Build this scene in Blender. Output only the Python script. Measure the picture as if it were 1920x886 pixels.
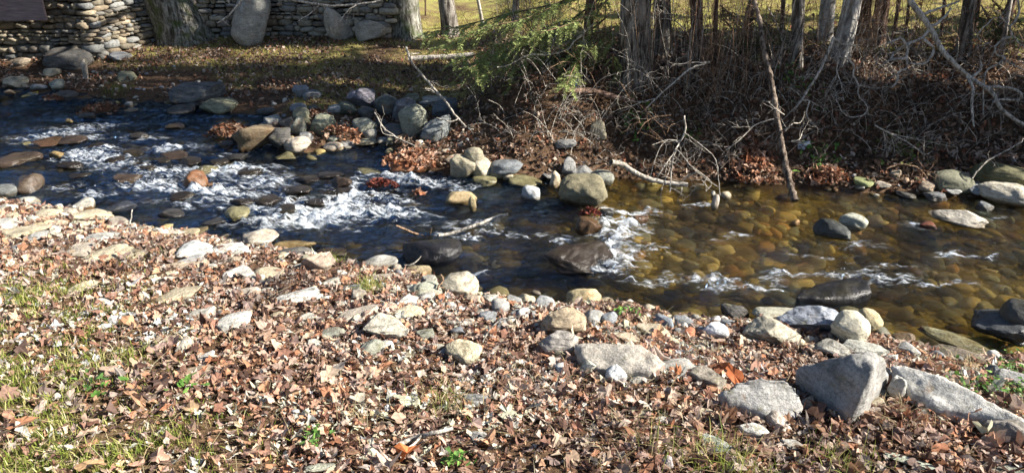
import bpy, bmesh, math, random
import numpy as np
from mathutils import Vector, Matrix

R = math.radians
scene = bpy.context.scene
COL = scene.collection
for o in list(bpy.data.objects):
    bpy.data.objects.remove(o)

# ------------------------------------------------------------------ camera, world, sun, exposure
CAM_H, PITCH, F = 2.4, R(24.0), 1400.0          # eye height above the water, tilt, focal length in pixels of a 1920 frame
cam_d = bpy.data.cameras.new('camera')
cam = bpy.data.objects.new('camera', cam_d)
COL.objects.link(cam)
cam.location = (0, 0, CAM_H)
cam.rotation_euler = (R(90) - PITCH, 0, 0)
cam_d.sensor_width = 36
cam_d.lens = 36 * F / 1920
cam_d.clip_end = 600
scene.camera = cam

SUN_AZ, SUN_EL = R(96), R(33)                   # clockwise from the view direction
world = bpy.data.worlds.new('World')
scene.world = world
world.use_nodes = True
wn = world.node_tree
bg = wn.nodes['Background']
sky = wn.nodes.new('ShaderNodeTexSky')
sky.sky_type = 'NISHITA'
sky.sun_disc = False
sky.sun_elevation = SUN_EL
sky.sun_rotation = SUN_AZ
sky.ozone_density = 2.5
wn.links.new(sky.outputs[0], bg.inputs[0])
bg.inputs[1].default_value = 0.05
sun_d = bpy.data.lights.new('sun', 'SUN')
sun_d.energy = 5.0
sun_d.angle = R(0.5)
sun_d.color = (1.0, 0.94, 0.84)
sun = bpy.data.objects.new('sun', sun_d)
COL.objects.link(sun)
sdir = Vector((math.sin(SUN_AZ) * math.cos(SUN_EL), math.cos(SUN_AZ) * math.cos(SUN_EL), math.sin(SUN_EL)))
sun.rotation_euler = sdir.to_track_quat('Z', 'Y').to_euler()
sun.location = sdir * 30
vs = scene.view_settings
vs.view_transform = 'Standard'
vs.look = 'None'
vs.gamma = 1.0
vs.exposure = 1.5
vs.use_curve_mapping = False
scene.cycles.max_bounces = 6
scene.cycles.diffuse_bounces = 3
scene.cycles.glossy_bounces = 3
scene.cycles.transmission_bounces = 3
scene.cycles.transparent_max_bounces = 8
scene.cycles.caustics_reflective = False
scene.cycles.caustics_refractive = False
scene.cycles.sample_clamp_indirect = 4.0

# ------------------------------------------------------------------ noise in numpy
_prm = np.random.RandomState(7).permutation(256)
_prm = np.concatenate([_prm, _prm, _prm])
_grd = np.random.RandomState(9).normal(size=(256, 3))
_grd /= np.linalg.norm(_grd, axis=1)[:, None]

def noise3(p, s=0):
    p = np.asarray(p, float) + s * 17.31
    i = np.floor(p).astype(int)
    f = p - i
    i &= 255
    w = f * f * f * (f * (f * 6 - 15) + 10)
    out = 0
    for dx in (0, 1):
        for dy in (0, 1):
            for dz in (0, 1):
                g = _grd[_prm[_prm[_prm[(i[..., 0] + dx) & 255] + ((i[..., 1] + dy) & 255)] + ((i[..., 2] + dz) & 255)]]
                d = f - np.array([dx, dy, dz])
                k = (w[..., 0] if dx else 1 - w[..., 0]) * (w[..., 1] if dy else 1 - w[..., 1]) * (w[..., 2] if dz else 1 - w[..., 2])
                out = out + k * (g * d).sum(-1)
    return out * 1.5

def noise2(x, y, s=0, sc=1.0):
    x, y = np.broadcast_arrays(np.asarray(x, float) * sc, np.asarray(y, float) * sc)
    return noise3(np.stack([x, y, np.full(x.shape, s * 3.7 + .5)], -1))

def sst(a, b, x):
    t = np.clip((np.asarray(x, float) - a) / (b - a), 0, 1)
    return t * t * (3 - 2 * t)

# ------------------------------------------------------------------ ray through a pixel of the 1920 x 886 photograph
cp, sp_ = math.cos(PITCH), math.sin(PITCH)
def ray(u, v):
    a, b = (u - 960) / F, -(v - 443) / F
    d = np.array([a, cp + b * sp_, -sp_ + b * cp])
    return d                                      # camera-space depth 1

def water_level(x, y):
    x = np.asarray(x, float)
    return 0.05 * sst(1.05, 0.75, x + 0.12 * noise2(x, y, 3, 1.3)) + 0.11 * sst(0.4, -3.6, x)

def hit(u, v, surf, off=0.0):
    d = ray(u, v)
    lo, hi = 1.5, 40.0
    for cnt in (90, 30):
        t = np.geomspace(lo, hi, cnt)
        P = d[None, :] * t[:, None] + np.array([0, 0, CAM_H])
        z = surf(P[:, 0], P[:, 1]) + off
        under = P[:, 2] < z
        k = int(np.argmax(under)) if under.any() else cnt - 1
        lo, hi = t[max(k - 1, 0)], t[k]
    t0, t1 = lo, hi
    for _ in range(7):
        tm = (t0 + t1) / 2
        p = d * tm + np.array([0, 0, CAM_H])
        if p[2] < float(surf(p[0:1], p[1:2])[0]) + off: t1 = tm
        else: t0 = tm
    return d * t1 + np.array([0, 0, CAM_H]), t1

NEAR_PX = [(-260, 352), (0, 372), (100, 388), (220, 412), (400, 440), (560, 474), (650, 492), (780, 508), (880, 548), (1000, 562), (1150, 572),
           (1250, 598), (1400, 602), (1500, 600), (1660, 632), (1800, 655), (1920, 668), (2150, 690)]
FAR_PX = [(-300, 165), (0, 168), (150, 182), (330, 196), (430, 214), (505, 222), (500, 262), (520, 292), (640, 284), (720, 268), (745, 300), (860, 336), (980, 345),
          (1100, 335), (1200, 338), (1350, 345), (1500, 352), (1650, 362), (1780, 372), (1920, 380), (2300, 395)]
def _shore(px):
    pts = []
    for u, v in px:
        p, _ = hit(u, v, water_level)
        pts.append((p[0], p[1]))
    pts = np.array(pts)
    for i in range(1, len(pts)):
        pts[i, 0] = max(pts[i, 0], pts[i - 1, 0] + 0.04)
    return pts
NS, FS = _shore(NEAR_PX), _shore(FAR_PX)

def shore_d(x, y):
    x = np.asarray(x, float); y = np.asarray(y, float)
    w = 0.06 * noise2(x, y, 11, 2.3)
    dn = np.interp(x, NS[:, 0], NS[:, 1]) - y + w
    df = y - np.interp(x, FS[:, 0], FS[:, 1]) + w
    return dn, df

def ground(x, y):
    x = np.asarray(x, float); y = np.asarray(y, float)
    dn, df = shore_d(x, y)
    W = water_level(x, y)
    d = np.maximum(np.minimum(-dn, -df), 0)
    bed = -0.03 - 0.2 * (1 - np.exp(-d / 0.4)) + 0.03 * noise2(x, y, 5, 3.0) * np.minimum(1, d * 3)
    n = np.maximum(dn, 0)
    near = -0.02 + 0.05 * sst(0, .2, n) + 0.5 * (1 - np.exp(-n / 1.8)) + 0.03 * noise2(x, y, 1, 1.4) + 0.012 * noise2(x, y, 2, 5)
    f = np.maximum(df, 0)
    left = -0.02 + 0.06 * sst(0, .25, f) + 0.085 * f - 0.03 * np.maximum(f - 3.4, 0)
    left = left + 0.03 * noise2(x, y, 6, .9)
    wd = 1.25 + 0.9 * sst(2.6, 4.5, x)
    right = -0.02 + 0.06 * sst(0, .15, f) + 0.72 * sst(0.05, wd, f) * (1 + .12 * noise2(x, y, 8, 1.7)) + 0.06 * np.minimum(f, 2.2) + 0.012 * np.maximum(f - 2.2, 0)
    right = right + 0.05 * noise2(x, y, 7, 2.1) * sst(0, .4, f)
    t = sst(-0.75, 0.7, x + .2 * noise2(x, y, 4, 1.0))
    far = left * (1 - t) + right * t + 0.02 * noise2(x, y, 9, 4) * sst(0, .3, f)
    z = np.where(dn > 0, near, np.where(df > 0, far, bed))
    return W + z

# lookup table of the relief over the part that gets built on
GX0, GY0, GD = -13.0, 0.5, 0.03
_gx = GX0 + GD * np.arange(900); _gy = GY0 + GD * np.arange(520)
_GX, _GY = np.meshgrid(_gx, _gy)
_TG = ground(_GX, _GY); _TW = water_level(_GX, _GY); _TN, _TF = shore_d(_GX, _GY)
_exact = {'g': ground, 'w': water_level, 's': shore_d}
def _look(x, y, tabs):
    x = np.asarray(x, float); y = np.asarray(y, float)
    a = (x - GX0) / GD; b = (y - GY0) / GD
    a = np.clip(a, 0, 898); b = np.clip(b, 0, 518)
    i = a.astype(int); j = b.astype(int); fa = a - i; fb = b - j
    return [(t[j, i] * (1 - fa) + t[j, i + 1] * fa) * (1 - fb) + (t[j + 1, i] * (1 - fa) + t[j + 1, i + 1] * fa) * fb for t in tabs]
def ground(x, y): return _look(x, y, (_TG,))[0]
def water_level(x, y): return _look(x, y, (_TW,))[0]
def shore_d(x, y): return _look(x, y, (_TN, _TF))

def surf_any(x, y):
    return np.maximum(ground(x, y), water_level(x, y))

def gz(x, y):
    a = min(max((x - GX0) / GD, 0), 898); b = min(max((y - GY0) / GD, 0), 518)
    i, j = int(a), int(b); a -= i; b -= j
    return float((_TG[j, i] * (1 - a) + _TG[j, i + 1] * a) * (1 - b) + (_TG[j + 1, i] * (1 - a) + _TG[j + 1, i + 1] * a) * b)

# ------------------------------------------------------------------ helpers: meshes, tags
def tag(o, label=None, cat=None, group=None, kind=None):
    if label: o['label'] = label
    if cat: o['category'] = cat
    if group: o['group'] = group
    if kind: o['kind'] = kind
    return o

def mesh_obj(name, V, Fc, mat, parent=None, smooth=True, colors=None, attr=None, loc=None):
    """V (n,3) array; Fc (m,k) array or list of arrays of faces with equal size."""
    V = np.asarray(V, np.float32)
    lists = Fc if isinstance(Fc, list) and not isinstance(Fc[0], tuple) else [np.asarray(Fc)]
    lists = [np.asarray(f, np.int32) for f in lists if len(f)]
    me = bpy.data.meshes.new(name)
    me.vertices.add(len(V)); me.vertices.foreach_set('co', V.ravel())
    nl = sum(f.size for f in lists); nf = sum(len(f) for f in lists)
    me.loops.add(nl); me.loops.foreach_set('vertex_index', np.concatenate([f.ravel() for f in lists]))
    me.polygons.add(nf)
    sizes = np.concatenate([np.full(len(f), f.shape[1], np.int32) for f in lists])
    me.polygons.foreach_set('loop_start', np.concatenate([[0], np.cumsum(sizes)[:-1]]).astype(np.int32))
    me.update(calc_edges=True)
    me.polygons.foreach_set('use_smooth', np.full(nf, smooth))
    if colors is not None:
        a = me.color_attributes.new('col', 'FLOAT_COLOR', 'POINT')
        c = np.ones((len(V), 4), np.float32); c[:, :3] = colors
        a.data.foreach_set('color', c.ravel())
    for k, val in (attr or {}).items():
        a = me.attributes.new(k, 'FLOAT', 'POINT')
        a.data.foreach_set('value', np.asarray(val, np.float32))
    if mat: me.materials.append(mat)
    o = bpy.data.objects.new(name, me)
    COL.objects.link(o)
    if loc is not None: o.location = loc
    if parent: o.parent = parent
    return o

def empty(name, loc, rz=0.0):
    o = bpy.data.objects.new(name, None)
    o.empty_display_size = 0.1
    o.location = loc; o.rotation_euler = (0, 0, rz)
    COL.objects.link(o)
    return o

class Tubes:
    """collects tapering tubes; build() links them as one mesh object"""
    def __init__(s): s.V = []; s.F = []; s.n = 0; s.caps = []
    def add(s, P, r, k=5, flat=None):
        P = np.asarray(P, float); m = len(P)
        r = np.broadcast_to(np.asarray(r, float), (m,))
        T = np.gradient(P, axis=0); T /= np.linalg.norm(T, axis=1)[:, None] + 1e-9
        ref = np.array([0.31, 0.2, 0.93]) if abs(T[0, 2]) < .8 else np.array([.95, .3, .1])
        A = np.cross(T, ref); A /= np.linalg.norm(A, axis=1)[:, None] + 1e-9
        B = np.cross(T, A)
        an = np.arange(k) * 2 * math.pi / k
        ring = P[:, None, :] + r[:, None, None] * (A[:, None, :] * np.cos(an)[None, :, None] + B[:, None, :] * np.sin(an)[None, :, None])
        s.V.append(ring.reshape(-1, 3))
        i = np.arange(m - 1)[:, None] * k; j = np.arange(k)[None, :]
        a = i + j; b = i + (j + 1) % k
        s.F.append(np.stack([a, b, b + k, a + k], -1).reshape(-1, 4) + s.n)
        s.n += m * k
        return s
    def data(s): return np.concatenate(s.V), np.concatenate(s.F)
    def build(s, name, mat, parent=None, **kw):
        V, Fc = s.data()
        return mesh_obj(name, V, Fc, mat, parent, **kw)

def resample(P, step):
    """Catmull-Rom through the given points"""
    P = np.asarray(P, float)
    if len(P) < 3:
        n = max(2, int(np.linalg.norm(P[-1] - P[0]) / step) + 1)
        t = np.linspace(0, 1, n)[:, None]
        return P[0] * (1 - t) + P[-1] * t
    Q = np.vstack([2 * P[0] - P[1], P, 2 * P[-1] - P[-2]])
    out = []
    for i in range(1, len(Q) - 2):
        n = max(2, int(np.linalg.norm(Q[i + 1] - Q[i]) / step) + 1)
        t = np.linspace(0, 1, n, endpoint=False)[:, None]
        a, b, c, d = Q[i - 1], Q[i], Q[i + 1], Q[i + 2]
        out.append(.5 * (2 * b + (c - a) * t + (2 * a - 5 * b + 4 * c - d) * t ** 2 + (3 * b - a - 3 * c + d) * t ** 3))
    out.append(P[-1:])
    return np.vstack(out)

# ------------------------------------------------------------------ materials
class NT:
    def __init__(s, name):
        s.m = bpy.data.materials.new(name); s.m.use_nodes = True
        s.t = s.m.node_tree; s.t.nodes.clear()
        s.out = s.n('ShaderNodeOutputMaterial')
    def n(s, kind, **kw):
        x = s.t.nodes.new(kind)
        for k, v in kw.items():
            if k in ('ins',):
                for a, b in v.items():
                    if hasattr(b, 'is_output'): s.t.links.new(b, x.inputs[a])
                    else: x.inputs[a].default_value = b
            else: setattr(x, k, v)
        return x
    def noise(s, scale, detail=4, rough=.55, vec=None, dist=0.0):
        x = s.n('ShaderNodeTexNoise', ins={'Scale': scale, 'Detail': detail, 'Roughness': rough, 'Distortion': dist})
        if vec is not None: s.t.links.new(vec, x.inputs['Vector'])
        return x.outputs['Fac']
    def ramp(s, fac, pts):
        x = s.n('ShaderNodeValToRGB'); e = x.color_ramp.elements
        while len(e) < len(pts): e.new(.5)
        for el, (p, c) in zip(e, pts):
            el.position = p; el.color = (c, c, c, 1) if isinstance(c, (int, float)) else (*c, 1)
        s.t.links.new(fac, x.inputs[0]); return x.outputs[0]
    def mix(s, fac, a, b, mode='MIX'):
        x = s.n('ShaderNodeMix', data_type='RGBA', blend_type=mode)
        for k, v in ((0, fac), (6, a), (7, b)):
            if hasattr(v, 'is_output'): s.t.links.new(v, x.inputs[k])
            elif isinstance(v, (int, float)): x.inputs[k].default_value = v if k == 0 else (v, v, v, 1)
            else: x.inputs[k].default_value = (*v, 1)
        return x.outputs[2]
    def math(s, op, a, b=0.0, clamp=False):
        x = s.n('ShaderNodeMath', operation=op, use_clamp=clamp)
        for k, v in ((0, a), (1, b)):
            if hasattr(v, 'is_output'): s.t.links.new(v, x.inputs[k])
            else: x.inputs[k].default_value = v
        return x.outputs[0]
    def coords(s, which='Object', scale=(1, 1, 1), rot=(0, 0, 0)):
        c = s.n('ShaderNodeTexCoord').outputs[which]
        m = s.n('ShaderNodeMapping'); s.t.links.new(c, m.inputs[0])
        m.inputs['Scale'].default_value = scale; m.inputs['Rotation'].default_value = rot
        return m.outputs[0]
    def bump(s, h, strength, dist=0.01, normal=None):
        x = s.n('ShaderNodeBump', ins={'Strength': strength, 'Distance': dist, 'Height': h})
        if normal is not None: s.t.links.new(normal, x.inputs['Normal'])
        return x.outputs[0]
    def principled(s, color, rough=.8, normal=None, spec=.3):
        x = s.n('ShaderNodeBsdfPrincipled')
        for k, v in (('Base Color', color), ('Roughness', rough), ('Specular IOR Level', spec)):
            if hasattr(v, 'is_output'): s.t.links.new(v, x.inputs[k])
            elif k == 'Base Color': x.inputs[k].default_value = (*v, 1)
            else: x.inputs[k].default_value = v
        if normal is not None: s.t.links.new(normal, x.inputs['Normal'])
        return x
    def done(s, shader):
        s.t.links.new(shader, s.out.inputs[0]); return s.m

def mat_stone(name, wet=False, strata=False):
    """stone whose own colour is the object's colour; mottled, veined, with lichen or silt"""
    m = NT(name)
    info = m.n('ShaderNodeObjectInfo')
    off = m.n('ShaderNodeVectorMath', operation='ADD')
    tc = m.n('ShaderNodeTexCoord').outputs['Object']
    m.t.links.new(tc, off.inputs[0])
    cx = m.n('ShaderNodeCombineXYZ', ins={0: m.math('MULTIPLY', info.outputs['Random'], 37.0), 1: m.math('MULTIPLY', info.outputs['Random'], 11.0), 2: 0.0})
    m.t.links.new(cx.outputs[0], off.inputs[1])
    v = off.outputs[0]
    base = info.outputs['Color']
    n1 = m.noise(9, 6, .6, v)
    n2 = m.noise(60, 5, .7, v)
    n3 = m.noise(220, 2, .5, v)
    mp = m.n('ShaderNodeMapping'); m.t.links.new(v, mp.inputs[0])
    mp.inputs['Scale'].default_value = (6, 9, 75); mp.inputs['Rotation'].default_value = (.35, .25, 0.2)
    ns = m.noise(1.0, 5, .65, mp.outputs[0], .4)
    c = m.mix(1.0, base, m.ramp(n1, [(.3, .62), (.5, .95), (.7, 1.25)]), 'MULTIPLY')
    c = m.mix(1.0, c, m.ramp(n2, [(.3, .6), (.5, 1.0), (.68, 1.2)]), 'MULTIPLY')
    if strata:
        c = m.mix(1.0, c, m.ramp(ns, [(.36, .42), (.47, 1.0), (.6, 1.12)]), 'MULTIPLY')
    else:
        c = m.mix(.8, c, m.ramp(ns, [(.34, .6), (.48, 1.0), (.62, 1.1)]), 'MULTIPLY')
    sp = m.ramp(n3, [(.35, .55), (.46, 1.0), (.64, 1.0), (.7, 1.45)])
    c = m.mix(.8, c, sp, 'MULTIPLY')
    if wet:
        c = m.mix(m.ramp(m.noise(5, 3, .6, v), [(.5, 0.0), (.7, .45)]), c, (.05, .042, .015))
        rough = m.ramp(n1, [(.3, .2), (.7, .5)])
    else:
        st = m.ramp(m.noise(14, 4, .65, v), [(.58, 0.0), (.68, .6)])
        c = m.mix(st, c, (.17, .16, .09))
        c = m.mix(m.ramp(m.noise(6, 3, .7, v, 1.0), [(.6, 0.0), (.72, .5)]), c, (.22, .12, .05))
        rough = .85
    wa = m.n('ShaderNodeAttribute', attribute_name='wetline').outputs['Fac']
    c = m.mix(m.math('MULTIPLY', wa, .9 if not wet else .4), c, m.mix(1.0, c, (.36, .30, .22), 'MULTIPLY'))
    rough = m.mix(wa, rough, .25)
    hgt = m.math('ADD', m.math('MULTIPLY', n1, 1.0), m.math('ADD', m.math('MULTIPLY', n2, .5), m.math('MULTIPLY', ns, 1.0 if strata else .45)))
    nb = m.bump(hgt, .9 if not wet else .6, .016)
    return m.done(m.principled(c, rough, nb, .35 if wet else .25).outputs[0])

def mat_ground():
    m = NT('soil_and_litter')
    v = m.coords('Object')
    dry = m.n('ShaderNodeAttribute', attribute_name='lawn').outputs['Fac']
    bed = m.n('ShaderNodeAttribute', attribute_name='bed').outputs['Fac']
    n1, n2, n3 = m.noise(3, 5, .6, v), m.noise(28, 6, .7, v), m.noise(120, 3, .7, v)
    soil = m.ramp(n2, [(.3, (.03, .018, .011)), (.48, (.095, .058, .035)), (.6, (.17, .105, .065)), (.72, (.28, .19, .12))])
    soil = m.mix(m.ramp(n3, [(.5, 0.0), (.66, .7)]), soil, (.24, .15, .09))
    grass = m.ramp(n3, [(.3, (.10, .11, .02)), (.5, (.34, .33, .09)), (.68, (.52, .49, .18))])
    grass = m.mix(m.ramp(n1, [(.38, 0.0), (.58, .85)]), grass, (.22, .15, .08))
    c = m.mix(dry, soil, grass)
    vo = m.n('ShaderNodeTexVoronoi', ins={'Scale': 15.0, 'Randomness': 1.0}); vo.feature = 'F1'
    m.t.links.new(v, vo.inputs['Vector'])
    sepc = m.n('ShaderNodeSeparateColor'); m.t.links.new(vo.outputs['Color'], sepc.inputs[0])
    cob = m.ramp(sepc.outputs[0], [(0.0, (.07, .05, .02)), (.3, (.14, .11, .045)), (.55, (.28, .20, .06)), (.8, (.20, .14, .06)), (1.0, (.38, .27, .09))])
    cob = m.mix(m.ramp(vo.outputs['Distance'], [(.35, 0.0), (.75, .9)]), cob, (.02, .016, .008))
    cob = m.mix(m.ramp(m.noise(2.2, 4, .6, v), [(.42, 0.0), (.62, .8)]), cob, m.ramp(n2, [(.35, (.14, .11, .03)), (.6, (.46, .33, .07))]))
    cob = m.mix(.7, cob, m.ramp(n2, [(.3, .4), (.6, 1.2)]), 'MULTIPLY')
    c = m.mix(bed, c, cob)
    h = m.math('ADD', n2, m.math('MULTIPLY', n3, .6))
    h = m.math('SUBTRACT', h, m.math('MULTIPLY', m.math('MULTIPLY', vo.outputs['Distance'], bed), 1.6))
    return m.done(m.principled(c, .9, m.bump(h, 1.0, .03), .1).outputs[0])

def mat_col(name, rough=.8, trans=0.0, nscale=60, amt=.5, spec=.2):
    """colour carried by each leaf or blade, with mottling"""
    m = NT(name)
    a = m.n('ShaderNodeAttribute', attribute_name='col').outputs['Color']
    n = m.noise(nscale, 4, .6, m.coords('Object'))
    c = m.mix(amt, a, m.ramp(n, [(.3, .45), (.5, 1.0), (.7, 1.35)]), 'MULTIPLY')
    p = m.principled(c, rough, None, spec)
    if not trans: return m.done(p.outputs[0])
    t = m.n('ShaderNodeBsdfTranslucent'); m.t.links.new(c, t.inputs[0])
    x = m.n('ShaderNodeMixShader'); x.inputs[0].default_value = trans
    m.t.links.new(p.outputs[0], x.inputs[1]); m.t.links.new(t.outputs[0], x.inputs[2])
    return m.done(x.outputs[0])

def mat_bark(name, dark, light, sc=1.0, moss=0.0, plates=1.0):
    m = NT(name)
    v = m.coords('Object', (9 * sc, 9 * sc, 1.6 * sc))
    n1 = m.noise(3.0, 6, .65, v, .6)
    n2 = m.noise(26, 4, .6, m.coords('Object'))
    n4 = m.noise(3.5, 3, .6, m.coords('Object'))
    c = m.ramp(n1, [(.32, tuple(x * .35 for x in dark)), (.44, dark), (.56, light), (.75, tuple(min(1, x * 1.25) for x in light))])
    c = m.mix(.7, c, m.ramp(n2, [(.3, .5), (.65, 1.25)]), 'MULTIPLY')
    c = m.mix(.6, c, m.ramp(n4, [(.35, .6), (.6, 1.1)]), 'MULTIPLY')
    if moss:
        c = m.mix(m.ramp(m.noise(5, 4, .6, m.coords('Object')), [(.5, 0.0), (.65, moss)]), c, (.06, .09, .02))
    h = m.math('ADD', n1, m.math('MULTIPLY', n2, .35))
    return m.done(m.principled(c, .9, m.bump(h, 1.0, .03 * plates), .15).outputs[0])

def mat_water():
    m = NT('stream_water')
    g = m.coords('Object')
    foam = m.n('ShaderNodeAttribute', attribute_name='foam').outputs['Fac']
    flow = m.coords('Object', (1.0, 2.2, 1.0), (0, 0, R(-12)))
    n1 = m.noise(9, 4, .55, flow, .5)
    n2 = m.noise(38, 4, .6, flow, .8)
    n3 = m.noise(110, 2, .6, g)
    swift0 = m.n('ShaderNodeAttribute', attribute_name='swift').outputs['Fac']
    swift = m.math('MULTIPLY', swift0, m.ramp(m.noise(1.7, 3, .6, flow, .6), [(.38, .12), (.55, 1.0)]))
    h = m.math('ADD', m.math('MULTIPLY', n1, 1.0), m.math('ADD', m.math('MULTIPLY', n2, .48), m.math('MULTIPLY', n3, .11)))
    h = m.math('MULTIPLY', h, m.math('ADD', m.math('MULTIPLY', swift, .6), .68))
    nb = m.bump(h, 1.0, .10)
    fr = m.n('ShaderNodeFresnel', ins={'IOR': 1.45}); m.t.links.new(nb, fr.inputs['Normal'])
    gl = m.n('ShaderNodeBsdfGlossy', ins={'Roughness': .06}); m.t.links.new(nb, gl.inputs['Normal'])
    tint = m.mix(swift, (.97, .90, .64), (.46, .48, .46))
    tr0 = m.n('ShaderNodeBsdfTransparent'); m.t.links.new(tint, tr0.inputs[0])
    rf = m.n('ShaderNodeBsdfRefraction', ins={'IOR': 1.28, 'Roughness': .14}); m.t.links.new(tint, rf.inputs[0]); m.t.links.new(nb, rf.inputs['Normal'])
    tr = m.n('ShaderNodeMixShader'); tr.inputs[0].default_value = .45
    m.t.links.new(tr0.outputs[0], tr.inputs[1]); m.t.links.new(rf.outputs[0], tr.inputs[2])
    w = m.n('ShaderNodeMixShader')
    gl.inputs[0].default_value = (.42, .66, 1.0, 1)  # blue of the sky reflection painted into the gloss colour
    m.t.links.new(m.math('MULTIPLY', fr.outputs[0], m.math('ADD', m.math('MULTIPLY', swift, 1.35), .6), True), w.inputs[0]); m.t.links.new(tr.outputs[0], w.inputs[1]); m.t.links.new(gl.outputs[0], w.inputs[2])  # swift lifts the reflection beyond plain Fresnel, so the rapids look bluer
    # foam: broken white streaks drawn out by the current
    fs = m.coords('Object', (.75, 2.3, 1.0), (0, 0, R(-14)))
    f1 = m.noise(20, 6, .66, fs, 1.0)
    f2 = m.noise(95, 4, .7, g, .4)
    f3 = m.noise(6.5, 4, .6, fs, 1.6)
    k = m.math('ADD', m.math('MULTIPLY', f1, .42), m.math('ADD', m.math('MULTIPLY', f2, .07), m.math('MULTIPLY', f3, .51)))
    k = m.math('ADD', k, m.math('MULTIPLY', foam, .137))
    fac = m.ramp(k, [(.555, 0.0), (.65, .45), (.75, .95)])
    fac = m.math('MULTIPLY', fac, m.ramp(foam, [(.03, 0.0), (.12, 1.0)]))
    fc = m.ramp(f2, [(.3, (.55, .62, .70)), (.6, (.86, .89, .92))])
    fd = m.principled(fc, .5, m.bump(k, 1.0, .05), .4)
    x = m.n('ShaderNodeMixShader')
    m.t.links.new(fac, x.inputs[0]); m.t.links.new(w.outputs[0], x.inputs[1]); m.t.links.new(fd.outputs[0], x.inputs[2])
    return m.done(x.outputs[0])

M = {
    'stone': mat_stone('dry_stone'), 'strata': mat_stone('layered_stone', strata=True), 'wet': mat_stone('wet_stone', wet=True),
    'ground': mat_ground(), 'leaf': mat_col('dead_leaf', .75, .22, 90, .6), 'blade': mat_col('grass_blade', .6, .3, 20, .3),
    'wallstone': mat_col('wall_stone', .9, 0, 34, .8), 'pebble': mat_col('pebble', .8, 0, 70, .7),
    'bark': mat_bark('grey_bark', (.10, .085, .07), (.34, .31, .27)),
    'pale_bark': mat_bark('pale_bark', (.30, .28, .25), (.56, .53, .48), .8, plates=.4),
    'brown_bark': mat_bark('brown_bark', (.09, .055, .04), (.26, .17, .125)),
    'mossy_bark': mat_bark('mossy_bark', (.10, .09, .07), (.30, .29, .25), 1.0, .7),
    'twig': mat_bark('pale_twig', (.27, .24, .20), (.56, .51, .44), 2.0, plates=.2),
    'brown_twig': mat_bark('brown_twig', (.13, .08, .05), (.38, .25, .16), 2.0, plates=.2),
    'dark_twig': mat_bark('dark_twig', (.03, .022, .018), (.12, .085, .065), 2.0, plates=.2),
    'snag': mat_bark('snag_bark', (.09, .065, .05), (.27, .215, .17)),
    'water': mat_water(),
}
# ------------------------------------------------------------------ ground: one sheet out to the horizon
def grid_axis(lo, a, b, hi, fine, grow=1.12):
    mid = list(np.arange(a, b, fine)); l, r = [], []
    s, x = fine, a
    while x > lo: s *= grow; x -= s; l.append(x)
    s, x = fine, b
    while x < hi: r.append(x); s *= grow; x += s
    return np.array(l[::-1] + mid + r)

def grid_mesh(xs, ys):
    X, Y = np.meshgrid(xs, ys)
    nx = len(xs)
    i = np.arange(len(ys) - 1)[:, None] * nx + np.arange(nx - 1)[None, :]
    Fc = np.stack([i, i + 1, i + nx + 1, i + nx], -1).reshape(-1, 4)
    return X.ravel(), Y.ravel(), Fc

def lawn_mask(x, y):
    dn, df = shore_d(x, y)
    t = sst(-0.9, 0.3, x)
    a = sst(0.9, 1.6, df + .8 * noise2(x, y, 21, .8)) * (1 - t) * sst(-.35, .15, noise2(x, y, 22, 1.3) + .25)
    b = sst(1.9, 2.6, df + .4 * noise2(x, y, 23, 1)) * t
    c = sst(1.4, 3.0, dn) * sst(-1.0, -2.0, x + .5 * noise2(x, y, 24, 1)) * .6
    return np.clip(a * (1 - sst(4, 5, -df)) + b + c, 0, 1)

X, Y, Fc = grid_mesh(grid_axis(-160, -8.5, 8.5, 160, .04), grid_axis(-40, 1.0, 12.0, 220, .035))
Z = _exact['g'](X, Y)
dn, df = _exact['s'](X, Y)
far_rise = np.maximum(np.hypot(X, Y) - 16, 0) * .03
ground_o = mesh_obj('ground', np.stack([X, Y, Z + far_rise], -1), Fc, M['ground'],
                    attr={'lawn': lawn_mask(np.clip(X, -12.9, 13.8), np.clip(Y, .6, 15.9)) * (.65 + .35 * sst(-1.5, 1.5, X + (Y - 10.5) * 1.5)), 'bed': 1 - sst(-.12, .06, np.maximum(dn, df))})
tag(ground_o, kind='structure')

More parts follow.
